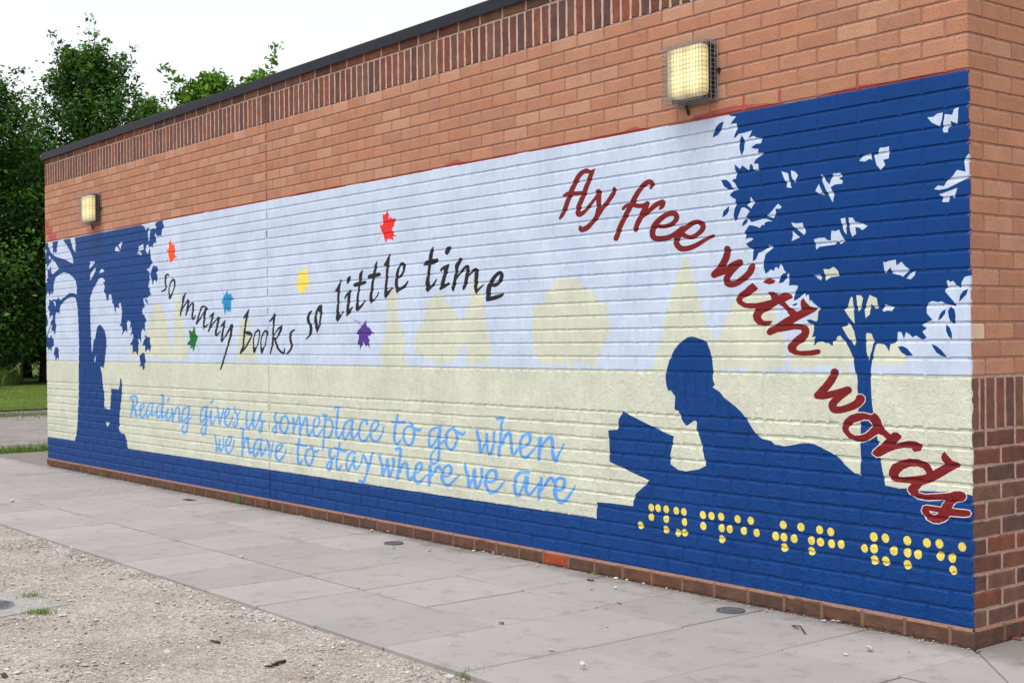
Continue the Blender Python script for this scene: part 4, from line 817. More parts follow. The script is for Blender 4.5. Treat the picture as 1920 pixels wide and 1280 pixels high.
def course(face, k0, z0, z1, kind, js):
    proud = 0.010 if k0 == 0 else 0.0
    for a, b, corner in spans(js, face):
        h = JT / 2; dz = RB.uniform(-0.002, 0.002) if kind == 'brown' else RB.uniform(-0.0005, 0.0005)
        x0, x1, y0, y1 = a + h, b - h, z0 + h + dz, z1 - h + dz
        if kind == 'brown': x0 += RB.uniform(-0.001, 0.001); y1 += RB.uniform(-0.0015, 0.0010)
        col = brick_colour(kind)
        if k0 == 0:
            col = tuple(0.4 * c + 0.6 * d for c, d in zip(col, lin(84, 66, 54)))
            if face == 'w' and abs((a + b) / 2 + 2.57) < 0.112: col = lin(158, 74, 48)
        if face == 'w':
            if abs(a + WALL_L) < 1e-6: x0 = a
            if corner:
                x1 = proud if proud else 0.0; P = brick('w', x0, x1, y0, y1, kind, col, (1, 1, 1, 1), proud); CORNER[k0] = (P, col, y0, y1, x0, x1); continue
            if kind == 'tan' and a < -10.75 and k0 in (32, 33, 34) and abs((a + b) / 2 + 11.129 - {32: 0.30, 33: 0.19, 34: 0.08}[k0]) < 0.115: col = lin(182, 92, 88)
            finish(brick('w', x0, x1, y0, y1, kind, col, (1, 1, 1, 1), proud), 'w', x0, x1, y0, y1)
        else:
            if corner:                                # the end of the corner brick on the side face
                P, col, y0, y1, wx0, wx1 = CORNER[k0]; bd = 0.0045 if kind == 'brown' else 0.0030
                if k0 == 17: col = lin(216, 190, 166)
                brick('s', bd - proud, x1, y0, y1, kind, col, (0, 1, 1, 1), proud, into=P)
                finish(P, 'w', wx0, wx1, y0, y1); continue
            finish(brick('s', x0, x1, y0, y1, kind, col, (1, 1, 1, 1), proud), 's', x0, x1, y0, y1)
    # perpends
    for a, b, corner in spans(js, face):
        for e in ((a,) if face == 'w' else (b,)):
            if abs(e + WALL_L) < 1e-6 or abs(e - EXP) < 0.02 or e >= SIDE_L - 1e-6: continue
            rec = (0.0009 if face == 'w' and (15 <= k0 < 32 or k0 == 12) else 0.0018 if kind == 'tan' else 0.0024) - proud
            strip(MORTAR, face, e - JT, e + JT, z0 + 0.002, z1 - 0.002, rec, rec, MORT_V if kind == 'tan' else (MORT_P if k0 == 0 else MORT_S if k0 == 40 else MORT_B))
def beds(face, z, kind_above, kind_below):
    L = WALL_L if face == 'w' else SIDE_L; n = int(L / 0.5) + 1
    tanny = kind_below == 'tan' and kind_above == 'tan'
    for i in range(n):
        a, b = (-L + (L - 0.003) * i / n, -L + (L - 0.003) * (i + 1) / n) if face == 'w' else (0.003 + (L - 0.003) * i / n, 0.003 + (L - 0.003) * (i + 1) / n)
        d_top, d_bot = (0.0070, 0.0032) if kind_above == 'tan' else (0.0080, 0.0045)
        if z < 0.08: d_top, d_bot = 0.004, -0.008
        strip(MORTAR, face, a, b, z - JT * 0.95, z + JT * 0.95, d_bot - 0.0006, d_top + 0.001, MORT_T if tanny else (lin(140, 108, 92) if z < 0.08 else MORT_B))
KINDS = {k: ('brown' if k < 15 or k >= 40 else 'tan') for k in range(44)}
for face in ('w', 's'):
    for k in range(44):
        if k in (12, 40):
            course(face, k, k * CH, (k + 3) * CH, 'brown', soldier_edges(face)); continue
        if k in (13, 14, 41, 42): continue
        course(face, k, k * CH, (k + 1) * CH, KINDS[k], row_edges(face, k))
    for k in range(1, 44):
        if k in (13, 14, 41, 42): continue
        beds(face, k * CH, KINDS[k], KINDS[k - 1])

building = empty('brick_building', (-WALL_L / 2, 3.0, 0))
tag(building, 'low flat-roofed brick building with a reading mural painted along its long wall', 'building')
def child(name, me, loc=(0, 0, 0)):
    o = link(name, me, building); o.matrix_parent_inverse = Matrix.Translation(-Vector(building.location)); o.location = loc; return o
def piece_mesh(name, P, origin=(0, 0, 0)):
    V = np.array(P.V) - np.array(origin); return mesh(name, V, P.F, BR_MATS, P.C, P.M)
BRICKS.sort(key=lambda p: -p.area)
for P in BRICKS[:300]: child('brick', piece_mesh('brick', P, P.cen), P.cen)
rest = Piece()
for P in BRICKS[300:]:
    n = len(rest.V); rest.V += P.V; rest.F += [tuple(i + n for i in f) for f in P.F]; rest.C += P.C; rest.M += P.M
tag(child('brickwork', piece_mesh('brickwork', rest)), kind='stuff')
child('mortar', piece_mesh('mortar', MORTAR))
BD = 6.5                                             # depth of the building
core = MB(); core.box((-WALL_L + 0.0125, 0.0125, -0.05), (-0.0125, SIDE_L - 0.01, 3.30), MORT_T)
core.box((-WALL_L, SIDE_L, -0.05), (0.0, BD, 3.30), lin(184, 132, 100)); core.box((-WALL_L + 0.0005, 0.013, -0.05), (-WALL_L + 0.0124, SIDE_L, 3.299), lin(184, 132, 100))
child('wall_core', mesh('wall_core', core.V, core.F, [M_TAN], core.C))
seal = MB(); seal.box((EXP - 0.0055, 0.0035, 0.0), (EXP + 0.0055, 0.0125, 0.0785), lin(120, 100, 90))
for z0, z1, c in ((0.0785, 0.3035, PAL['B']), (0.3035, 1.1265, PAL['C']), (1.1265, 2.396, PAL['W']), (2.396, 3.28, lin(142, 104, 78))):
    seal.box((EXP - 0.0055, 0.0035, z0), (EXP + 0.0055, 0.0125, z1), tuple(x * 0.92 for x in c))
child('movement_joint', mesh('movement_joint', seal.V, seal.F, [M_MORTAR], seal.C))
cop = MB(); zc0, zc1, ov = 3.277, 3.352, 0.028       # dark pressed-metal coping with a drip edge, then the flat roof
prof = [(-ov, zc0), (-ov, zc1 - 0.006), (-ov + 0.006, zc1), (0.30, zc1 - 0.012), (0.30, zc1 - 0.06), (0.02, zc1 - 0.06), (0.02, 3.2995), (-0.0005, 3.2995), (-ov + 0.004, zc0)]
xs = [-WALL_L - ov + 2.4 * i for i in range(5)] + [ov]
for i in range(len(xs) - 1):
    xa, xb = xs[i] + (0.0015 if i else 0), xs[i + 1] - (0.0015 if i < len(xs) - 2 else 0); n = len(prof)
    cop.add([(xa, y, z) for y, z in prof] + [(xb, y, z) for y, z in prof], [tuple(range(n)), tuple(range(2 * n - 1, n - 1, -1))] + [(j, n + j, n + (j + 1) % n, (j + 1) % n) for j in range(n)])
cop.add([(-y, yy, z) for yy in (0.3, BD + ov) for y, z in prof], [tuple(range(9)), tuple(range(17, 8, -1))] + [(j, 9 + j, 9 + (j + 1) % 9, (j + 1) % 9) for j in range(9)])
cop.add([(-WALL_L + y, yy, z) for yy in (0.3, BD + ov) for y, z in prof], [tuple(range(8, -1, -1)), tuple(range(9, 18))] + [((j + 1) % 9, 9 + (j + 1) % 9, 9 + j, j) for j in range(9)])
child('coping', mesh('coping', cop.V, cop.F, [M_COPING], cop.C))
roof = MB(); roof.box((-WALL_L + 0.25, 0.25, 3.2), (-0.25, BD - 0.02, 3.305), lin(70, 70, 72)); child('roof', mesh('roof', roof.V, roof.F, [M_COPING], roof.C))

# ------------------------------------------------------------------ bulkhead lamps in wire guards
M_DARK = mat_simple('lamp_body', lin(34, 34, 38), 0.5, 0.4, 0.2, 20)
M_WIRE = mat_simple('galvanised_wire', lin(150, 152, 156), 0.4, 0.5, 0.25, 40, metal=0.6)
def mat_diffuser():
    m = bpy.data.materials.new('lit_diffuser'); m.use_nodes = True; t = m.node_tree; t.nodes.clear()
    out = t.nodes.new('ShaderNodeOutputMaterial'); p = t.nodes.new('ShaderNodeBsdfPrincipled'); t.links.new(p.outputs[0], out.inputs[0])
    tc = t.nodes.new('ShaderNodeTexCoord'); mp = t.nodes.new('ShaderNodeVectorMath'); mp.operation = 'MULTIPLY'; mp.inputs[1].default_value = (1, 1, 1)
    t.links.new(tc.outputs['Generated'], mp.inputs[0]); sp = t.nodes.new('ShaderNodeSeparateXYZ'); t.links.new(mp.outputs[0], sp.inputs[0])
    # two folded tubes behind ribbed plastic
    def hump(sock, stops):
        return ramp(t, sock, stops)
    gx = hump(sp.outputs['X'], [(0.0, (0.16,) * 3), (0.14, (0.30,) * 3), (0.28, (1.05,) * 3), (0.42, (0.95,) * 3), (0.54, (0.72,) * 3), (0.68, (0.95,) * 3), (0.80, (1.25,) * 3), (1.0, (0.62,) * 3)])
    gz = hump(sp.outputs['Z'], [(0.0, (0.25,) * 3), (0.10, (0.75,) * 3), (0.35, (1.2,) * 3), (0.58, (0.85,) * 3), (0.8, (1.05,) * 3), (0.92, (0.55,) * 3), (1.0, (0.30,) * 3)])
    c = mul(t, mul(t, gx, gz), (1.0, 0.79, 0.33))
    wv = t.nodes.new('ShaderNodeTexWave'); wv.inputs['Scale'].default_value = 32; wv.bands_direction = 'X'; t.links.new(tc.outputs['Generated'], wv.inputs['Vector'])
    c = mul(t, c, ramp(t, wv.outputs['Fac'], [(0, (0.9,) * 3), (1, (1.06,) * 3)]))
    p.inputs['Base Color'].default_value = (0.32, 0.29, 0.21, 1); t.links.new(c, p.inputs['Emission Color']); p.inputs['Emission Strength'].default_value = 0.80
    bump(t, p, wv.outputs['Fac'], 0.3, 0.002); set_p(p, 0.35, 0.4); return m
M_DIFF = mat_diffuser()
def rounded_box(mb, a, b, r, yf):
    """box whose front (-y) edges are rounded over by r"""
    (x0, y0, z0), (x1, y1, z1) = a, b; rings = []
    for k in range(5):
        w = math.pi / 2 * k / 4; ins = r * (1 - math.cos(w)); y = y0 + r * (1 - math.sin(w)); rings.append((y, ins) if k else (y0 + r, 0.0))
    prof = [(y1, 0.0), (y0 + r, 0.0)] + [(y0 + r * (1 - math.sin(math.pi / 2 * k / 4)), r * (1 - math.cos(math.pi / 2 * k / 4))) for k in range(1, 5)]
    V = []; F = []; cr = 0.02
    def outline(ins):
        o = []
        for cx, cz, s0 in ((x1 - cr, z1 - cr, 0), (x0 + cr, z1 - cr, 1), (x0 + cr, z0 + cr, 2), (x1 - cr, z0 + cr, 3)):
            for j in range(4):
                an = math.pi / 2 * (s0 + j / 3); rr = max(cr - ins, 0.002)
                sx = -1 if s0 in (1, 2) else 1; sz = -1 if s0 in (2, 3) else 1
                ccx = cx - sx * max(ins - cr + 0.002, 0); ccz = cz - sz * max(ins - cr + 0.002, 0)
                o.append((ccx + rr * math.cos(an), ccz + rr * math.sin(an)))
        return o
    for y, ins in prof: V += [(x, y, z) for x, z in outline(ins)]
    n = 16
    for i in range(len(prof) - 1):
        for j in range(n): F.append((i * n + j, i * n + (j + 1) % n, (i + 1) * n + (j + 1) % n, (i + 1) * n + j))
    F.append(tuple((len(prof) - 1) * n + j for j in range(n))); F.append(tuple(range(n - 1, -1, -1)))
    mb.add(V, F)
def make_lamp(x1, z0, label):
    w, h, d = 0.278, 0.29, 0.118; x0 = x1 - w; z1 = z0 + h
    root = empty('bulkhead_lamp', ((x0 + x1) / 2, 0.0, z0)); L = Vector(root.location)
    def part(mb, name, mat, smooth=False):
        o = link(name, mesh(name, [Vector(v) - L for v in mb.V], mb.F, mat, mb.C, smooth=smooth), root); return o
    b = MB(); b.box((x0 + 0.016, -0.05, z0 + 0.016), (x1 - 0.016, 0.004, z1 - 0.012)); b.box((x0 + 0.010, -0.056, z0 + 0.010), (x1 - 0.010, -0.046, z1 - 0.008))
    for zz in (z0 + 0.09, z0 + 0.19): b.box((x1 - 0.017, -0.04, zz), (x1 - 0.011, -0.012, zz + 0.03))
    b.tube([(x0 + 0.075, -0.02, z0 + 0.02), (x0 + 0.075, -0.02, z0 - 0.012), (x0 + 0.075, -0.004, z0 - 0.05)], 0.007, 8)
    part(b, 'base', M_DARK)
    df = MB(); rounded_box(df, (x0 + 0.017, -0.110, z0 + 0.022), (x1 - 0.016, -0.055, z1 - 0.016), 0.022, 0); part(df, 'diffuser', M_DIFF, True)
    g = MB(); rw = 0.00135; nx = 13; nz = 13; ys = [0.004, -0.026, -0.056, -0.086, -d]
    for i in range(nx + 1):
        x = x0 + w * i / nx + rnd.uniform(-0.001, 0.001); g.tube([(x, 0.004, z1), (x, -d, z1 + rnd.uniform(-0.002, 0.001)), (x, -d - rnd.uniform(-0.001, 0.002), z0), (x, 0.004, z0)], rw, 5)
    for i in range(1, nz):
        z = z0 + h * i / nz + rnd.uniform(-0.001, 0.001); g.tube([(x0, 0.004, z), (x0, -d - 0.002, z), (x1, -d - 0.002, z), (x1, 0.004, z)], rw, 5)
    for y in ys[1:]:
        for z in (z0 - 0.001, z1 + 0.001): g.tube([(x0, y, z), (x1, y, z)], rw, 5)
        for x in (x0 - 0.001, x1 + 0.001): g.tube([(x, y, z0), (x, y, z1)], rw, 5)
    for x in (x0, x1):
        g.tube([(x, -0.005, z0), (x, -0.005, z1)], 0.0024, 6)
    for z in (z0, z1): g.tube([(x0, -0.005, z), (x1, -0.005, z)], 0.0024, 6)
    part(g, 'wire_guard', M_WIRE)
    c = MB()
    for x in (x0 - 0.012, x1 + 0.002): c.box((x, -0.010, z0 + 0.13), (x + 0.010, 0.004, z0 + 0.155))
    part(c, 'fixing_clip', M_DARK)
    tag(root, label, 'wall lamp', 'wall lamps above the mural'); return root
make_lamp(-1.386, 2.479, 'lit square wall lamp in a wire cage above the painted treetop with birds')
make_lamp(-9.520, 2.482, 'lit square wall lamp in a wire cage above the painted boy and tree')

# ------------------------------------------------------------------ pavement of concrete slabs round the building
pave = empty('pavement', (-6, -0.9, -0.05)); tag(pave, 'pale grey concrete slab pavement along the foot of the mural wall', 'pavement', kind='structure')
RS = random.Random(21)
def clip_poly(P, a, b, c):
    """keep a x + b y <= c"""
    out = []
    for i in range(len(P)):
        p, q = P[i], P[(i + 1) % len(P)]; fp, fq = a * p[0] + b * p[1] - c, a * q[0] + b * q[1] - c
        if fp <= 0: out.append(p)
        if (fp < 0 < fq) or (fq < 0 < fp):
            t = fp / (fp - fq); out.append((p[0] + t * (q[0] - p[0]), p[1] + t * (q[1] - p[1])))
    return out
def slab(poly, th=0.05):
    if len(poly) < 3: return
    cx = sum(p[0] for p in poly) / len(poly); cy = sum(p[1] for p in poly) / len(poly)
    ar = abs(sum(poly[i][0] * poly[(i + 1) % len(poly)][1] - poly[(i + 1) % len(poly)][0] * poly[i][1] for i in range(len(poly)))) / 2
    if ar < 0.004: return
    tx, ty, tz = RS.uniform(-0.003, 0.003), RS.uniform(-0.003, 0.003), RS.uniform(-0.0040, 0.0012); e = 0.004
    n = len(poly); V = []
    for ins, dz in ((0.0, -th), (0.0, -e), (e, 0.0)):
        for x, y in poly:
            l = math.hypot(x - cx, y - cy); f = 1 - ins * 1.3 / max(l, 0.02); X, Y = (x - cx) * f, (y - cy) * f
            V.append((X, Y, dz + tx * X + ty * Y + tz))
    F = [tuple(2 * n + i for i in range(n))]
    for r in (0, 1): F += [(r * n + i, r * n + (i + 1) % n, (r + 1) * n + (i + 1) % n, (r + 1) * n + i) for i in range(n)]
    g = RS.uniform(0.90, 1.05); base = (0.322 * g, 0.300 * g, 0.293 * g * RS.uniform(0.98, 1.01))
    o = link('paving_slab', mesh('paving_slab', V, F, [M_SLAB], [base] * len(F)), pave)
    o.matrix_parent_inverse = Matrix.Translation(-Vector(pave.location)); o.location = (cx, cy, 0)
ROWS = [-0.0095, -0.61, -1.225, -1.84]; g2 = 0.0036
for r in range(3):
    y1, y0 = ROWS[r] - (0 if r == 0 else g2), ROWS[r + 1] + (g2 if r < 2 else -0.003)
    off = (-0.515, -1.07 + 0.573, -1.07 + 0.573)[r]; x = off + 0.573 * 5
    while x > -13.2:
        xa, xb = max(x - 0.573, -13.05), x
        if xb - xa > 0.05:
            gl, gr = g2 * RS.uniform(0.5, 1.9), g2 * RS.uniform(0.5, 1.9); P = [(xa + gl, y0 + RS.uniform(-0.001, 0.003)), (xb - gr, y0 + RS.uniform(-0.001, 0.003)), (xb - gr, y1 - RS.uniform(0, 0.003)), (xa + gl, y1 - RS.uniform(0, 0.003))]
            P = clip_poly(P, 1, 1, -g2 * 1.5); slab(P)
        x -= 0.573
for r in range(3):                                   # beside the end wall, mitred at the corner
    x0, x1 = -ROWS[r] + (0.004 if r == 0 else g2), -ROWS[r + 1] - g2; y = 3.4
    while y > -2.0:
        P = [(x0, y - 0.573 + g2), (x1, y - 0.573 + g2), (x1, y - g2), (x0, y - g2)]
        P = clip_poly(P, -1, -1, -g2 * 1.5); slab(P); y -= 0.573
for r in range(8):                                   # beyond the far end of the wall
    y0 = 0.0 + 0.61 * r
    for x in (-11.75, -12.4):
        slab([(x - 0.64 + g2, y0 + g2), (x - g2 if x < -12 else -11.145, y0 + g2), (x - g2 if x < -12 else -11.145, y0 + 0.61 - g2), (x - 0.64 + g2, y0 + 0.61 - g2)])
M_BED = mat_simple('sand_bed', lin(62, 54, 48), 0.95, 0.1, 0.3, 40)
bed = MB(); bed.box((-13.06, -1.815, -0.12), (1.836, 0.02, -0.012)); bed.box((0.002, 0.021, -0.12), (1.836, 3.4, -0.012)); bed.box((-13.06, 0.021, -0.12), (-11.13, 4.9, -0.012))
o = link('slab_bed', mesh('slab_bed', bed.V, bed.F, M_BED, bed.C), pave); o.matrix_parent_inverse = Matrix.Translation(-Vector(pave.location))

# ------------------------------------------------------------------ ground
def sheet(name, x0, x1, y0, y1, z, mat, nx=1, ny=1, amp=0.0, label=None, cat=None):
    V = []; F = []; q = random.Random(len(name))
    for j in range(ny + 1):
        for i in range(nx + 1): V.append((x0 + (x1 - x0) * i / nx, y0 + (y1 - y0) * j / ny, z + q.uniform(-amp, amp)))
    for j in range(ny):
        for i in range(nx): k = j * (nx + 1) + i; F.append((k, k + 1, k + nx + 2, k + nx + 1))
    o = link(name, mesh(name, V, F, mat, [(1, 1, 1)] * len(F), smooth=True)); tag(o, label, cat, kind='structure'); return o
M_LAWN = mat_grass_ground('lawn_ground', (0.075, 0.120, 0.022), (0.098, 0.150, 0.028), (0.150, 0.170, 0.050))
M_PATH = mat_gravel('worn_path', (0.262, 0.243, 0.240))
sheet('ground', -1500, 1500, -1500, 1500, -0.115, M_LAWN, label='grass ground reaching to the horizon', cat='ground')
sheet('lawn', -70, -23.95, -60, 70, -0.035, M_LAWN, 60, 60, 0.03, 'mown green lawn between the path and the trees', 'lawn')
sheet('path', -23.96, -13.72, -60, 70, -0.052, M_PATH, 40, 200, 0.008, 'worn grey gravelly path beyond the end of the building', 'path')
sheet('verge', -13.74, -13.05, -60, 70, -0.03, M_LAWN, 6, 300, 0.012, 'narrow grass verge between the pavement and the path', 'verge')
sheet('gravel_yard', -13.06, 40, -40, -1.842, -0.020, M_GRAVEL, 260, 200, 0.004, 'pale beige gravel yard in front of the pavement', 'gravel')
sheet('yard', 1.84, 40, -1.84, 40, -0.036, M_GRAVEL, 20, 20, 0.004, 'gravel ground past the end wall', 'gravel')
M_TAR = mat_simple('dark_tarmac', lin(106, 100, 100), 0.9, 0.2, 0.2, 8)
sheet('path_edging', -24.05, -22.3, -60, 70, -0.040, M_TAR, 4, 120, 0.003, 'dark tarmac strip at the far side of the path', 'path')

# stones of the gravel, as one scatter; the dust between them is the material's
def stone_mesh(q, s, flat=0.6):
    V = [(1, 0, 0), (-1, 0, 0), (0, 1, 0), (0, -1, 0), (0, 0, 1), (0, 0, -1), (0.7, 0.6, 0.5), (-0.6, 0.7, 0.45), (-0.65, -0.6, 0.5), (0.6, -0.7, 0.4)]
    bm = bmesh.new(); rot = Matrix.Rotation(q.uniform(0, 6.28), 3, 'Z') @ Matrix.Rotation(q.uniform(-0.5, 0.5), 3, 'X'); ax = (q.uniform(0.7, 1.3), q.uniform(0.6, 1.0), flat * q.uniform(0.6, 1.1))
    for v in V: bm.verts.new(rot @ Vector((v[0] * ax[0] * s * q.uniform(0.7, 1.1), v[1] * ax[1] * s * q.uniform(0.7, 1.1), v[2] * ax[2] * s * q.uniform(0.7, 1.1))))
    bmesh.ops.convex_hull(bm, input=bm.verts); loose = [v for v in bm.verts if not v.link_faces]; bmesh.ops.delete(bm, geom=loose, context='VERTS')
    bm.verts.index_update(); out = [tuple(v.co) for v in bm.verts], [tuple(v.index for v in f.verts) for f in bm.faces]; bm.free(); return out
qs = random.Random(5); LIB = [stone_mesh(qs, 1.0, qs.uniform(0.4, 0.75)) for _ in range(24)]
def stone_col(q):
    b = q.choices([(0.37, 0.35, 0.33), (0.46, 0.445, 0.43), (0.32, 0.29, 0.265), (0.54, 0.53, 0.51), (0.22, 0.19, 0.165), (0.33, 0.26, 0.225)], [6, 5, 4, 3, 0.8, 0.6])[0]
    g = q.uniform(0.85, 1.15); return tuple(c * g for c in b)
Vs, Fs, Cs = [], [], []
def scatter(n, x0, x1, y0, y1, s0, s1, z):
    for _ in range(n):
        V, F = qs.choice(LIB); s = s0 * (s1 / s0) ** (qs.random() ** 1.8); x, y = qs.uniform(x0, x1), qs.uniform(y0, y1); a = qs.uniform(0, 6.28); ca, sa = math.cos(a), math.sin(a); k = len(Vs); c = stone_col(qs)
        Vs.extend([(x + (v[0] * ca - v[1] * sa) * s, y + (v[0] * sa + v[1] * ca) * s, z + (v[2] + 0.25) * s) for v in V]); Fs.extend([tuple(i + k for i in f) for f in F]); Cs.extend([c] * len(F))
scatter(17000, -7.6, -0.2, -4.0, -1.856, 0.003, 0.011, -0.020)
scatter(160, -7.6, -0.2, -4.0, -1.87, 0.011, 0.020, -0.020)
scatter(1500, -7.4, -0.3, -1.99, -1.852, 0.004, 0.013, -0.020)
tag(link('gravel_stones', mesh('gravel_stones', Vs, Fs, M_STONE, Cs)), 'loose pale gravel chippings lying over the yard', 'gravel', kind='stuff')
Vs, Fs, Cs = [], [], []
scatter(1500, -11.0, 0.0, -0.07, -0.012, 0.0014, 0.006, 0.0); scatter(1100, -11.0, 0.0, -0.26, -0.03, 0.0012, 0.005, 0.0); scatter(420, -12.5, 0.3, -1.83, -0.1, 0.0012, 0.004, 0.0)
_old = stone_col; stone_col = lambda q: tuple(c * q.uniform(0.5, 1.3) for c in (0.085, 0.068, 0.055)); scatter(2600, -11.0, 0.05, -0.035, -0.010, 0.0015, 0.006, 0.0); stone_col = _old
tag(link('pavement_grit', mesh('pavement_grit', Vs, Fs, M_STONE, Cs)), 'fine pale grit swept against the foot of the wall', 'grit', kind='stuff')

# stones and litter one can point at, each lying where the photograph shows it
def thing_stone(px, py, size, label, z=0.0, col=None, flat=None, name='stone'):
    p = on_ground(px, py, z); V, F = stone_mesh(qs, size * 0.75, flat or qs.uniform(0.35, 0.6)); zmin = min(v[2] for v in V)
    o = link(name, mesh(name, [(v[0], v[1], v[2] - zmin - 0.001) for v in V], F, M_STONE, [col or (0.47, 0.45, 0.43)] * len(F)), None, (p[0], p[1], z)); tag(o, label, 'stone', 'loose stones on the pavement' if z == 0 else 'larger stones in the gravel'); return o
FOOT_STONES = {'pale stone at the wall foot right beside the drain cap near the movement joint': ((697, 996, 0.024), (730, 998, 0.032)),
  'small pale stone at the wall foot between the weed tuft and the drain cap': ((665, 929, 0.02),),
  'pale stone of the loose cluster at the wall foot below the words where we are': ((808, 1028, 0.016), (888, 1032, 0.018), (906, 1034, 0.02), (925, 1037, 0.026), (945, 1041, 0.02), (1007, 1061, 0.018)),
  'pale stone close to the plinth below the open painted book': ((1155, 1085, 0.026), (1175, 1087, 0.018), (1207, 1093, 0.014), (1250, 1103, 0.016)),
  'small pale stone by the plinth near the drain cap below the braille dots': ((1342, 1124, 0.015), (1437, 1146, 0.014)),
  'pale stone of the little heap against the plinth below the last braille word': ((1545, 1164, 0.016), (1562, 1165, 0.022), (1572, 1166, 0.018)),
  'single pale chip by the plinth next to the corner of the building': ((1708, 1190, 0.016),)}
for lab, L_ in FOOT_STONES.items():
    for px, py, s in L_: thing_stone(px, py, s, lab, col=(0.47 * rnd.uniform(0.8, 1.15),) * 3)
thing_stone(1155, 1103, 0.028, 'largest pale stone lying free of the wall on the slabs below the open painted book'); thing_stone(1108, 1105, 0.02, 'flat white stone on the slabs out from the painted book, beside a larger one')
thing_stone(1630, 1219, 0.026, 'single pointed white stone on the slab before the braille dots', flat=0.9); thing_stone(1586, 1227, 0.018, 'flat white chip on the slab beside the pointed stone')
thing_stone(1092, 1254, 0.024, 'round beige stone alone on the slabs near the pavement edge', flat=0.9); thing_stone(1035, 1221, 0.017, 'small white pebble on a slab joint out from the round beige stone')
thing_stone(23, 940, 0.035, 'pale stone on the far slabs before the end of the wall', flat=0.6); thing_stone(134, 1028, 0.03, 'white stone lying at the very edge of the pavement above the gravel')
thing_stone(452, 1044, 0.022, 'small pale stone in the middle of the pavement', flat=0.5); thing_stone(183, 919, 0.028, 'thin pale stone on the far slabs near the grass tuft', flat=0.35)
thing_stone(1138, 1175, 0.016, 'small white pebble out on the middle row of slabs'); thing_stone(842, 1207, 0.012, 'tiny white pebble near the pavement edge')
GRP = 'pale angular stone larger than the chippings around it in the gravel yard'
for px, py, s in ((228, 1087, 0.034), (295, 1130, 0.026), (355, 1108, 0.026), (118, 1155, 0.03), (180, 1164, 0.022), (160, 1188, 0.02), (42, 1178, 0.022), (32, 1262, 0.026), (230, 1242, 0.02), (430, 1248, 0.024), (497, 1247, 0.02),
                  (845, 1268, 0.03), (785, 1254, 0.02), (710, 1250, 0.018), (675, 1248, 0.018), (433, 1155, 0.022), (530, 1165, 0.014), (315, 1204, 0.016), (205, 1224, 0.014), (600, 1236, 0.018), (120, 1276, 0.026)):
    thing_stone(px, py, s, GRP, -0.020, stone_col(qs) if qs.random() < 0.5 else (0.46, 0.44, 0.41))
M_TWIG = mat_simple('dead_twig', lin(70, 58, 50), 0.9, 0.15, 0.3, 60)
def twig(pts, r, label, z=0.0, group=None):
    P = [on_ground(x, y, z) for x, y in pts]; c = P[0]; mb = MB(); mb.tube([(p[0] - c[0], p[1] - c[1], r * 0.9 + 0.004 * (i % 2)) for i, p in enumerate(P)], [r * (1 - 0.5 * i / len(P)) for i in range(len(P))], 6)
    o = link('twig', mesh('twig', mb.V, mb.F, M_TWIG, mb.C, smooth=True), None, (c[0], c[1], z)); tag(o, label, 'twig'); return o
twig([(1510, 1188), (1501, 1176), (1485, 1173), (1497, 1181)], 0.0035, 'dark bent twig on the slabs before the round drain cap')
twig([(535, 1241), (520, 1246), (508, 1251), (497, 1253)], 0.007, 'short brown stick lying in the gravel', -0.020); twig([(412, 1206), (395, 1204)], 0.006, 'dark splinter of wood in the gravel', -0.020)
twig([(1402, 1127), (1415, 1134), (1427, 1137)], 0.002, 'thin pale straw at the foot of the wall above the drain cap')
M_LEAFD = mat_simple('dead_leaf', (1, 1, 1), 0.85, 0.2, 0.25, 70, use_attr=True)
def dead_leaf(px, py, s, label, col, z=0.0, group=None):
    p = on_ground(px, py, z); a = rnd.uniform(0, 6.28); V = []; n = 9
    for k in range(n):
        w = 2 * math.pi * k / n; r = s * (0.6 + 0.4 * abs(math.cos(w))) * rnd.uniform(0.75, 1.1); V.append((r * math.cos(w + a), 0.6 * r * math.sin(w + a), rnd.uniform(0.0, s * 0.35)))
    V = [(0, 0, s * 0.12)] + V; F = [(0, 1 + k, 1 + (k + 1) % n) for k in range(n)]; m = len(V); V += [(v[0], v[1], v[2] - 0.0008) for v in V]; F += [(m, m + 1 + (k + 1) % n, m + 1 + k) for k in range(n)] + [(1 + k, m + 1 + k, m + 1 + (k + 1) % n, 1 + (k + 1) % n) for k in range(n)]
    zm = min(v[2] for v in V); o = link('dead_leaf', mesh('dead_leaf', [(v[0], v[1], v[2] - zm) for v in V], F, M_LEAFD, [col] * len(F)), None, (p[0], p[1], z + 0.0005)); tag(o, label, 'leaf', group); return o
dead_leaf(1107, 1088, 0.03, 'dark curled dead leaf on the slabs below the open painted book', (0.05, 0.035, 0.028)); dead_leaf(940, 1168, 0.022, 'small dark leaf lying on a slab joint mid pavement', (0.05, 0.035, 0.028))
dead_leaf(738, 1027, 0.018, 'brown leaf scrap beside the drain cap nearer the movement joint', (0.10, 0.06, 0.04)); dead_leaf(1162, 1131, 0.016, 'brown leaf scrap out on the slabs', (0.12, 0.06, 0.03)); dead_leaf(515, 1246, 0.03, 'brown dead leaf in the gravel beside a stick', (0.09, 0.05, 0.035), -0.020)
dead_leaf(1905, 1197, 0.032, 'reddish dead leaf in the dirt at the foot of the end wall', (0.20, 0.06, 0.04)); dead_leaf(8, 1268, 0.035, 'dark brown leaf in the gravel below the manhole', (0.06, 0.04, 0.03), -0.020)
for px, py in ((1858, 1190), (1872, 1187), (1886, 1186), (1898, 1183), (1912, 1180), (1880, 1194), (1892, 1191), (1918, 1190)):
    dead_leaf(px, py, 0.02, 'small dark dead leaf in the litter along the foot of the end wall', (0.05 * rnd.uniform(0.7, 1.6), 0.035, 0.025), group='leaf litter at the end wall')
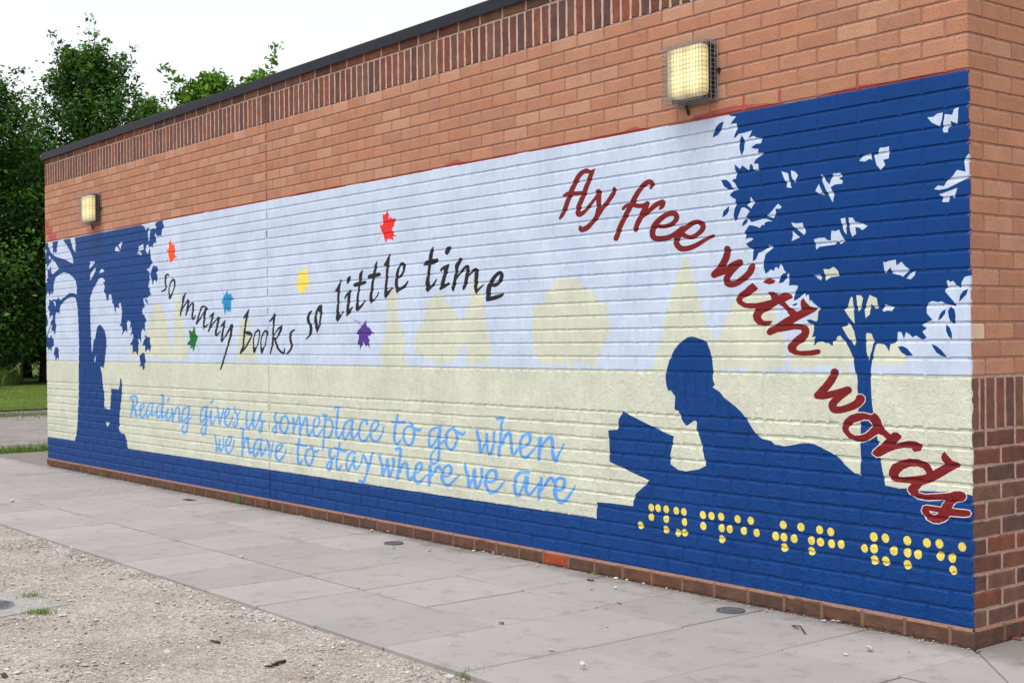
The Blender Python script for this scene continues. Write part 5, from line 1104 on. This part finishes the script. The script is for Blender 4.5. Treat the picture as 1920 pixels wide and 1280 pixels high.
thing_stone(1843, 1203, 0.022, 'white splinter of stone leaning at the foot of the end wall', flat=0.9); thing_stone(1861, 1194, 0.017, 'small tan pebble at the foot of the end wall', col=(0.34, 0.22, 0.14))
# blue and white paint crumbs
for px, py in ((672, 1102), (1270, 1104)):
    thing_stone(px, py, 0.010, 'crumb of blue paint fallen on the slabs', col=(0.03, 0.06, 0.30), flat=0.4, name='paint_crumb')
thing_stone(805, 1032, 0.03, 'white curved shard on the slabs near the wall past the drain cap', col=(0.75, 0.75, 0.75), flat=0.25)

# drain caps, slot and manhole
M_IRON = mat_simple('cast_iron', lin(92, 92, 96), 0.65, 0.4, 0.25, 40, metal=0.2)
def drain_cap(px, py, r, label):
    p = on_ground(px, py); root = empty('floor_drain', (p[0], p[1], 0)); mb = MB(); n = 36
    V = []; F = []
    for rr, z in ((r, -0.02), (r, 0.005), (r - 0.006, 0.0065), (r - 0.012, 0.004), (r - 0.012, -0.012)):
        V += [(rr * math.cos(2 * math.pi * i / n), rr * math.sin(2 * math.pi * i / n), z) for i in range(n)]
    for k in range(4): F += [(k * n + i, k * n + (i + 1) % n, (k + 1) * n + (i + 1) % n, (k + 1) * n + i) for i in range(n)]
    mb.add(V, F); link('rim', mesh('rim', mb.V, mb.F, M_IRON, mb.C), root)
    lid = MB(); lid.disc((0, 0), r - 0.0125, -0.012, 0.0015); lid.box((-r * 0.5, -0.006, 0.0015), (r * 0.5, 0.006, 0.004)); link('lid', mesh('lid', lid.V, lid.F, M_IRON, lid.C), root)
    tag(root, label, 'drain', 'round drain covers by the wall')
drain_cap(1370, 1144, 0.068, 'round iron drain cap in the slabs below the braille dots'); drain_cap(738, 1018, 0.062, 'round iron drain cap in the slabs nearer the movement joint')
p = on_ground(354, 937); ds = empty('drain_slot', (p[0], p[1], 0)); mb = MB(); mb.box((-0.07, -0.035, -0.01), (0.07, 0.035, 0.003)); link('frame', mesh('frame', mb.V, mb.F, M_IRON, mb.C), ds)
mb = MB(); mb.box((-0.06, -0.022, 0.0), (0.06, 0.022, 0.0045)); link('slot', mesh('slot', mb.V, mb.F, M_DARK, mb.C), ds); tag(ds, 'small dark drain slot in the slabs near the wall foot', 'drain')
mh = empty('manhole', (-3.76, -2.86, -0.020)); M_CONC = mat_simple('concrete', (0.30, 0.285, 0.27), 0.9, 0.2, 0.15, 12)
mb = MB(); s2 = 0.30; n = 40; R1 = 0.152
mb.box((-s2, -s2, -0.05), (s2, s2, 0.004)); ob = link('surround', mesh('surround', mb.V, mb.F, M_CONC, mb.C), mh)
mb = MB(); mb.disc((0, 0), 0.158, -0.02, 0.0065, 40); link('rim', mesh('rim', mb.V, mb.F, M_CONC, mb.C), mh)
mb = MB(); mb.disc((0, 0), 0.148, -0.02, 0.009, 40)
for i in range(-6, 7):
    for k in range(-6, 7):
        x, y = i * 0.021, k * 0.021
        if math.hypot(x, y) < 0.13: mb.box((x - 0.007, y - 0.003, 0.009), (x + 0.007, y + 0.003, 0.012)) if (i + k) % 2 else mb.box((x - 0.003, y - 0.007, 0.009), (x + 0.003, y + 0.007, 0.012))
link('cover', mesh('cover', mb.V, mb.F, mat_simple('grey_iron', lin(104, 106, 112), 0.6, 0.4, 0.2, 30, metal=0.2), mb.C), mh)
mh.rotation_euler = (0, 0, math.radians(14)); tag(mh, 'round iron manhole cover in a square concrete surround in the gravel', 'manhole')

# ------------------------------------------------------------------ grass tufts
M_BLADE = mat_leaf('grass_blade', (1, 1, 1), 0.3)
def blades(n, spot, h0, h1, w, q, c0=(0.10, 0.20, 0.03), c1=(0.20, 0.27, 0.07), lean=0.5):
    V = []; F = []; C = []
    for _ in range(n):
        x, y, z = spot(q); a = q.uniform(0, 6.28); h = q.uniform(h0, h1); l = q.uniform(0.1, lean) * h; dx, dy = math.cos(a), math.sin(a); b = q.uniform(0, 6.28); wx, wy = math.cos(b) * w, math.sin(b) * w; k = len(V)
        V += [(x - wx, y - wy, z), (x + wx, y + wy, z), (x + dx * l * 0.35 + wx * 0.8, y + dy * l * 0.35 + wy * 0.8, z + h * 0.6), (x + dx * l * 0.35 - wx * 0.8, y + dy * l * 0.35 - wy * 0.8, z + h * 0.6), (x + dx * l, y + dy * l, z + h)]
        F += [(k, k + 1, k + 2, k + 3), (k + 3, k + 2, k + 4)]; t = q.random(); c = tuple(c0[i] + (c1[i] - c0[i]) * t for i in range(3)); C += [c, c]
    return V, F, C
qg = random.Random(9)
def tuft(px, py, n, h, r, label, z=0.0, group=None):
    p = on_ground(px, py, z); p = (p[0], min(p[1], -0.012) if z == 0 else p[1], z); V, F, C = blades(n, lambda q: (q.gauss(0, r), -abs(q.gauss(0, r * 0.5)) if z == 0 else q.gauss(0, r), -0.004), h * 0.35, h, 0.0016, qg)
    o = link('grass_tuft', mesh('grass_tuft', V, F, M_BLADE, C), None, p); tag(o, label, 'grass tuft', group)
tuft(450, 943, 60, 0.11, 0.03, 'green weed tuft growing at the foot of the wall by the movement joint'); tuft(195, 893, 50, 0.07, 0.035, 'low grass tuft at the foot of the wall near the painted trunk')
tuft(1128, 1073, 22, 0.03, 0.02, 'tiny yellowish weed at the plinth below the open painted book'); tuft(750, 1078, 26, 0.012, 0.03, 'flat scrap of dry grass on the slabs')
EDGE = 'small green weed growing in the crack between pavement and gravel'
for px, py, n, h in ((876, 1266, 60, 0.045), (890, 1272, 60, 0.04), (715, 1213, 26, 0.02), (760, 1243, 24, 0.02), (572, 1168, 24, 0.022), (345, 1098, 26, 0.022)): tuft(px, py, n, h, 0.022, EDGE, -0.020, 'weeds along the pavement edge')
for px, py, n, h, l in ((60, 1119, 120, 0.035, 'upper green grass clump at the corner of the manhole surround'), (74, 1150, 170, 0.04, 'wide green grass clump along the lower edge of the manhole surround'), (91, 1132, 40, 0.02, 'smallest green sprig beside the manhole surround')): tuft(px, py, n, h, 0.035, l, -0.020)
V, F, C = blades(9000, lambda q: (q.uniform(-13.74, -13.06), q.uniform(-4, 4.5), -0.035), 0.04, 0.13, 0.003, qg, (0.07, 0.15, 0.02), (0.17, 0.24, 0.05))
tag(link('verge_grass', mesh('verge_grass', V, F, M_BLADE, C)), 'strip of unmown grass along the far edge of the pavement', 'grass', kind='stuff')
def spot_patch(q):
    k = q.choice([(-22.2, 3.9, 0.5, 0.9), (-21.0, 4.3, 0.35, 0.3), (-22.6, 2.6, 0.4, 0.6)]); return (q.gauss(k[0], k[2]), q.gauss(k[1], k[3]), -0.05)
V, F, C = blades(2600, spot_patch, 0.02, 0.06, 0.006, qg, (0.09, 0.15, 0.02), (0.18, 0.22, 0.05)); tag(link('path_grass', mesh('path_grass', V, F, M_BLADE, C)), 'low grass patches spreading onto the far side of the path', 'grass', kind='stuff')
V, F, C = blades(16000, lambda q: (q.uniform(-40, -24.0), q.uniform(0.5, 12), -0.05), 0.03, 0.075, 0.006, qg, (0.10, 0.16, 0.022), (0.20, 0.24, 0.06)); tag(link('lawn_grass', mesh('lawn_grass', V, F, M_BLADE, C)), 'short grass blades over the lawn', 'grass', kind='stuff')

# ------------------------------------------------------------------ wire fence at the far side of the lawn
fr = empty('wire_fence', (-40.78, 9.36, -0.05)); M_FENCE = mat_simple('green_fence', lin(20, 38, 30), 0.6, 0.3, 0.2, 10)
fd = Vector((-5.3, 2.75, 0)).normalized()
for k in range(-3, 4):
    a = fd * (5.2 * k); mb = MB(); mb.tube([(a.x, a.y, -0.1), (a.x, a.y, 1.20)], 0.030, 8); mb.tube([(a.x, a.y, 1.20), (a.x, a.y, 1.23)], [0.04, 0.015], 8); link('post', mesh('post', mb.V, mb.F, M_FENCE, mb.C), fr)
for k in range(-3, 3):
    a, b = fd * (5.2 * k), fd * (5.2 * (k + 1)); mb = MB()
    for j in range(7): z = 0.05 + 0.18 * j; mb.tube([(a.x, a.y, z), (b.x, b.y, z)], 0.002, 4)
    for j in range(1, 35): c = a + (b - a) * (j / 35); mb.tube([(c.x, c.y, 0.05), (c.x, c.y, 1.13)], 0.0016, 4)
    link('wire_panel', mesh('wire_panel', mb.V, mb.F, M_FENCE, mb.C), fr)
tag(fr, 'dark green wire mesh fence with slim posts under the trees', 'fence')
fn = Vector((-fd.y, fd.x, 0)); fn = fn if fn.x < 0 else -fn
V, F, C = blades(5200, lambda q: tuple(Vector((-40.78, 9.36, -0.06)) + fd * q.uniform(-12, 3.0) + fn * q.uniform(0.4, 3.4)), 0.25, 0.75, 0.016, qg, (0.10, 0.17, 0.02), (0.22, 0.28, 0.05), 0.6)
tag(link('tall_grass', mesh('tall_grass', V, F, M_BLADE, C)), 'tall yellowish green grass standing behind the wire fence', 'grass', kind='stuff')

# ------------------------------------------------------------------ trees
M_BARK = mat_simple('bark', lin(52, 44, 36), 0.95, 0.1, 0.3, 6)
LEAF_MATS = {'dark': mat_leaf('oak_leaf', (0.88, 1.2, 0.9), 0.38), 'mid': mat_leaf('maple_leaf', (1.2, 1.45, 0.85), 0.4), 'light': mat_leaf('chestnut_leaf', (1.35, 1.6, 0.8), 0.45)}
def tree(px, dist, height, rx, kind, seed, label, base=0.16, nb=150, leaf=0.10, dens=170, top_pow=0.75, group=None, sprigs=16, cone=False):
    """tapered trunk, limbs, and a crown of small leaf faces gathered on the limbs' ends"""
    q = random.Random(seed); d = ray(px, 640); d = d / math.hypot(d[0], d[1]); x, y = CAM[0] + d[0] * dist, CAM[1] + d[1] * dist
    root = empty('tree', (x, y, -0.08)); H = height; wood = MB(); tr = 0.012 * H + 0.06
    P = [(q.gauss(0, 0.012) * k, q.gauss(0, 0.012) * k, H * 0.95 * k / 10) for k in range(11)]; wood.tube(P, [tr * (1.25 if k == 0 else 1) * (1 - 0.085 * k) for k in range(11)], 9)
    prof = (lambda t: min(1.0, 0.45 + t / 0.3) * max(0.0, 1.03 - t) ** 0.75 * 1.15) if cone else (lambda t: math.sin(math.pi * min(1.0, max(0.0, (t * 0.92 + 0.08))) ** top_pow) ** 0.72)
    V, F, C = [], [], []
    def cluster(c, n, s, tint):
        for _ in range(n):
            p = Vector((q.gauss(0, 1), q.gauss(0, 1), q.gauss(0, 0.75))) * s + c; a = Vector((q.gauss(0, 1), q.gauss(0, 1), q.gauss(0, 0.7))).normalized(); up = Vector((q.gauss(0, 0.6), q.gauss(0, 0.6), 1)).normalized(); b = a.cross(up)
            if b.length < 0.1: continue
            b.normalize(); l = leaf * q.uniform(0.65, 1.35); w = l * q.uniform(0.4, 0.62); k = len(V)
            V.extend([p - a * l * 0.5, p - a * l * 0.05 + b * w * 0.5, p + a * l * 0.5, p - a * l * 0.05 - b * w * 0.5]); F.append((k, k + 1, k + 2, k + 3)); g = tint * q.uniform(0.72, 1.3); C.append((0.060 * g * q.uniform(0.85, 1.3), 0.115 * g, 0.030 * g))
    for i in range(nb):
        t = (i + q.random()) / nb; z = H * (base + (1 - base) * t * 0.97); r = rx * prof(t) * q.uniform(0.72, 1.08); an = i * 2.39996 + q.uniform(-0.5, 0.5); rise = (0.10 + 0.42 * t) * r + 0.25 * q.random()
        z0 = max(H * 0.08, z - r * 0.35); s0 = Vector((0, 0, min(z0, H * 0.9))); e = Vector((math.cos(an) * r, math.sin(an) * r, min(z + rise * 0.5, H * 1.0))); m = (s0 + e) / 2 + Vector((q.gauss(0, 0.12), q.gauss(0, 0.12), -0.08 * r))
        wood.tube([s0, m, e], [0.012 + 0.016 * r, 0.009 + 0.008 * r, 0.006], 5, cap=False)
        tint = q.choice((0.42, 0.7, 0.9, 1.05, 1.3, 1.55)) * q.uniform(0.88, 1.12)
        for k in range(5):
            f = 0.42 + 0.58 * k / 4; c = s0.lerp(m, f * 2) if f < 0.5 else m.lerp(e, f * 2 - 1); c = c + Vector((q.gauss(0, 0.16), q.gauss(0, 0.16), q.gauss(0, 0.12))) * (0.4 + 0.25 * r); cluster(c, int(dens / 5), 0.13 + 0.085 * r * (0.5 + 0.5 * f), tint)
    for i in range(sprigs):                          # shoots that break the outline
        t = q.uniform(0.55, 1.0); an = q.uniform(0, 6.28); r = rx * prof(min(t, 0.97)) * 0.8; b = Vector((math.cos(an) * r, math.sin(an) * r, H * (base + (1 - base) * t * 0.95))); dv = Vector((math.cos(an) * q.uniform(0.1, 0.7), math.sin(an) * q.uniform(0.1, 0.7), q.uniform(0.5, 1.0))).normalized() * q.uniform(0.5, 1.5)
        wood.tube([b - dv * 0.4, b + dv], [0.015, 0.004], 4, cap=False)
        for k in range(4): cluster(b + dv * (k / 3.0), int(dens / 9), 0.10 + 0.03 * (3 - k), q.uniform(0.8, 1.3))
    link('trunk', mesh('trunk', wood.V, wood.F, M_BARK, wood.C, smooth=True), root); link('crown', mesh('crown', V, F, LEAF_MATS[kind], C), root)
    tag(root, label, 'tree', group); return root
tree(168, 50.0, 12.2, 4.6, 'dark', 1, 'tall dark green tree with a ragged pointed top above the far end of the roof', 0.10, 230, 0.17, 175, 0.86, sprigs=60, cone=True)
tree(-22, 47.5, 10.6, 3.4, 'dark', 2, 'dark green broadleaf tree standing at the wire fence beside the tall pointed one', 0.12, 160, 0.17, 160, 0.76, sprigs=34, cone=True)
tree(82, 49.0, 7.6, 2.4, 'dark', 3, 'lower dark tree with a bare trunk just past the end of the wall', 0.26, 120, 0.11, 170, 0.7)
tree(290, 53.0, 11.0, 2.3, 'mid', 4, 'bright green rounded tree right behind the tall dark one', 0.2, 110, 0.19, 120, 0.7)
tree(400, 40.0, 9.35, 2.0, 'light', 5, 'light green chestnut crown with a small peak rising over the roof edge', 0.3, 130, 0.21, 170, 0.72, sprigs=4)
tree(494, 41.0, 9.6, 1.8, 'light', 6, 'pale yellowish green chestnut crown lowest against the sloping roof edge', 0.3, 130, 0.21, 170, 0.72, sprigs=4)
BACK = 'dense dark tree of the row standing behind the wire fence'
for i, (px, ds_, h, r) in enumerate(((-330, 52, 11.5, 3.2), (-170, 55, 12.0, 3.3), (-60, 56, 9.8, 3.4), (50, 57, 10.0, 3.4), (235, 58, 9.5, 3.4))):
    tree(px, ds_, h, r, 'dark', 20 + i, BACK, 0.03, 130, 0.16, 150, 0.62, 'trees behind the fence', 8)
V, F, C = [], [], []; q = random.Random(77)
for _ in range(26000):
    t = q.uniform(-26, 16); w = q.uniform(3.2, 8.0); c = Vector((-40.78, 9.36, 0)) + fd * t + fn * w; h = (1.5 + 0.5 * math.sin(t * 0.9) + 0.35 * math.sin(t * 2.3 + 1)) * (0.55 + 0.09 * w); p = Vector((c.x, c.y, h * q.random() ** 0.6)); a = Vector((q.gauss(0, 1), q.gauss(0, 1), q.gauss(0, 0.7))).normalized(); b = a.orthogonal().normalized(); l = q.uniform(0.1, 0.2); k = len(V)
    V += [p - a * l, p + b * l * 0.5, p + a * l, p - b * l * 0.5]; F.append((k, k + 1, k + 2, k + 3)); g = q.uniform(0.5, 1.1); C.append((0.045 * g, 0.085 * g, 0.022 * g))
tag(link('undergrowth', mesh('undergrowth', V, F, LEAF_MATS['dark'], C)), 'dark tangled undergrowth beneath the trees behind the fence', 'undergrowth', kind='stuff')
bpy.context.view_layer.update()
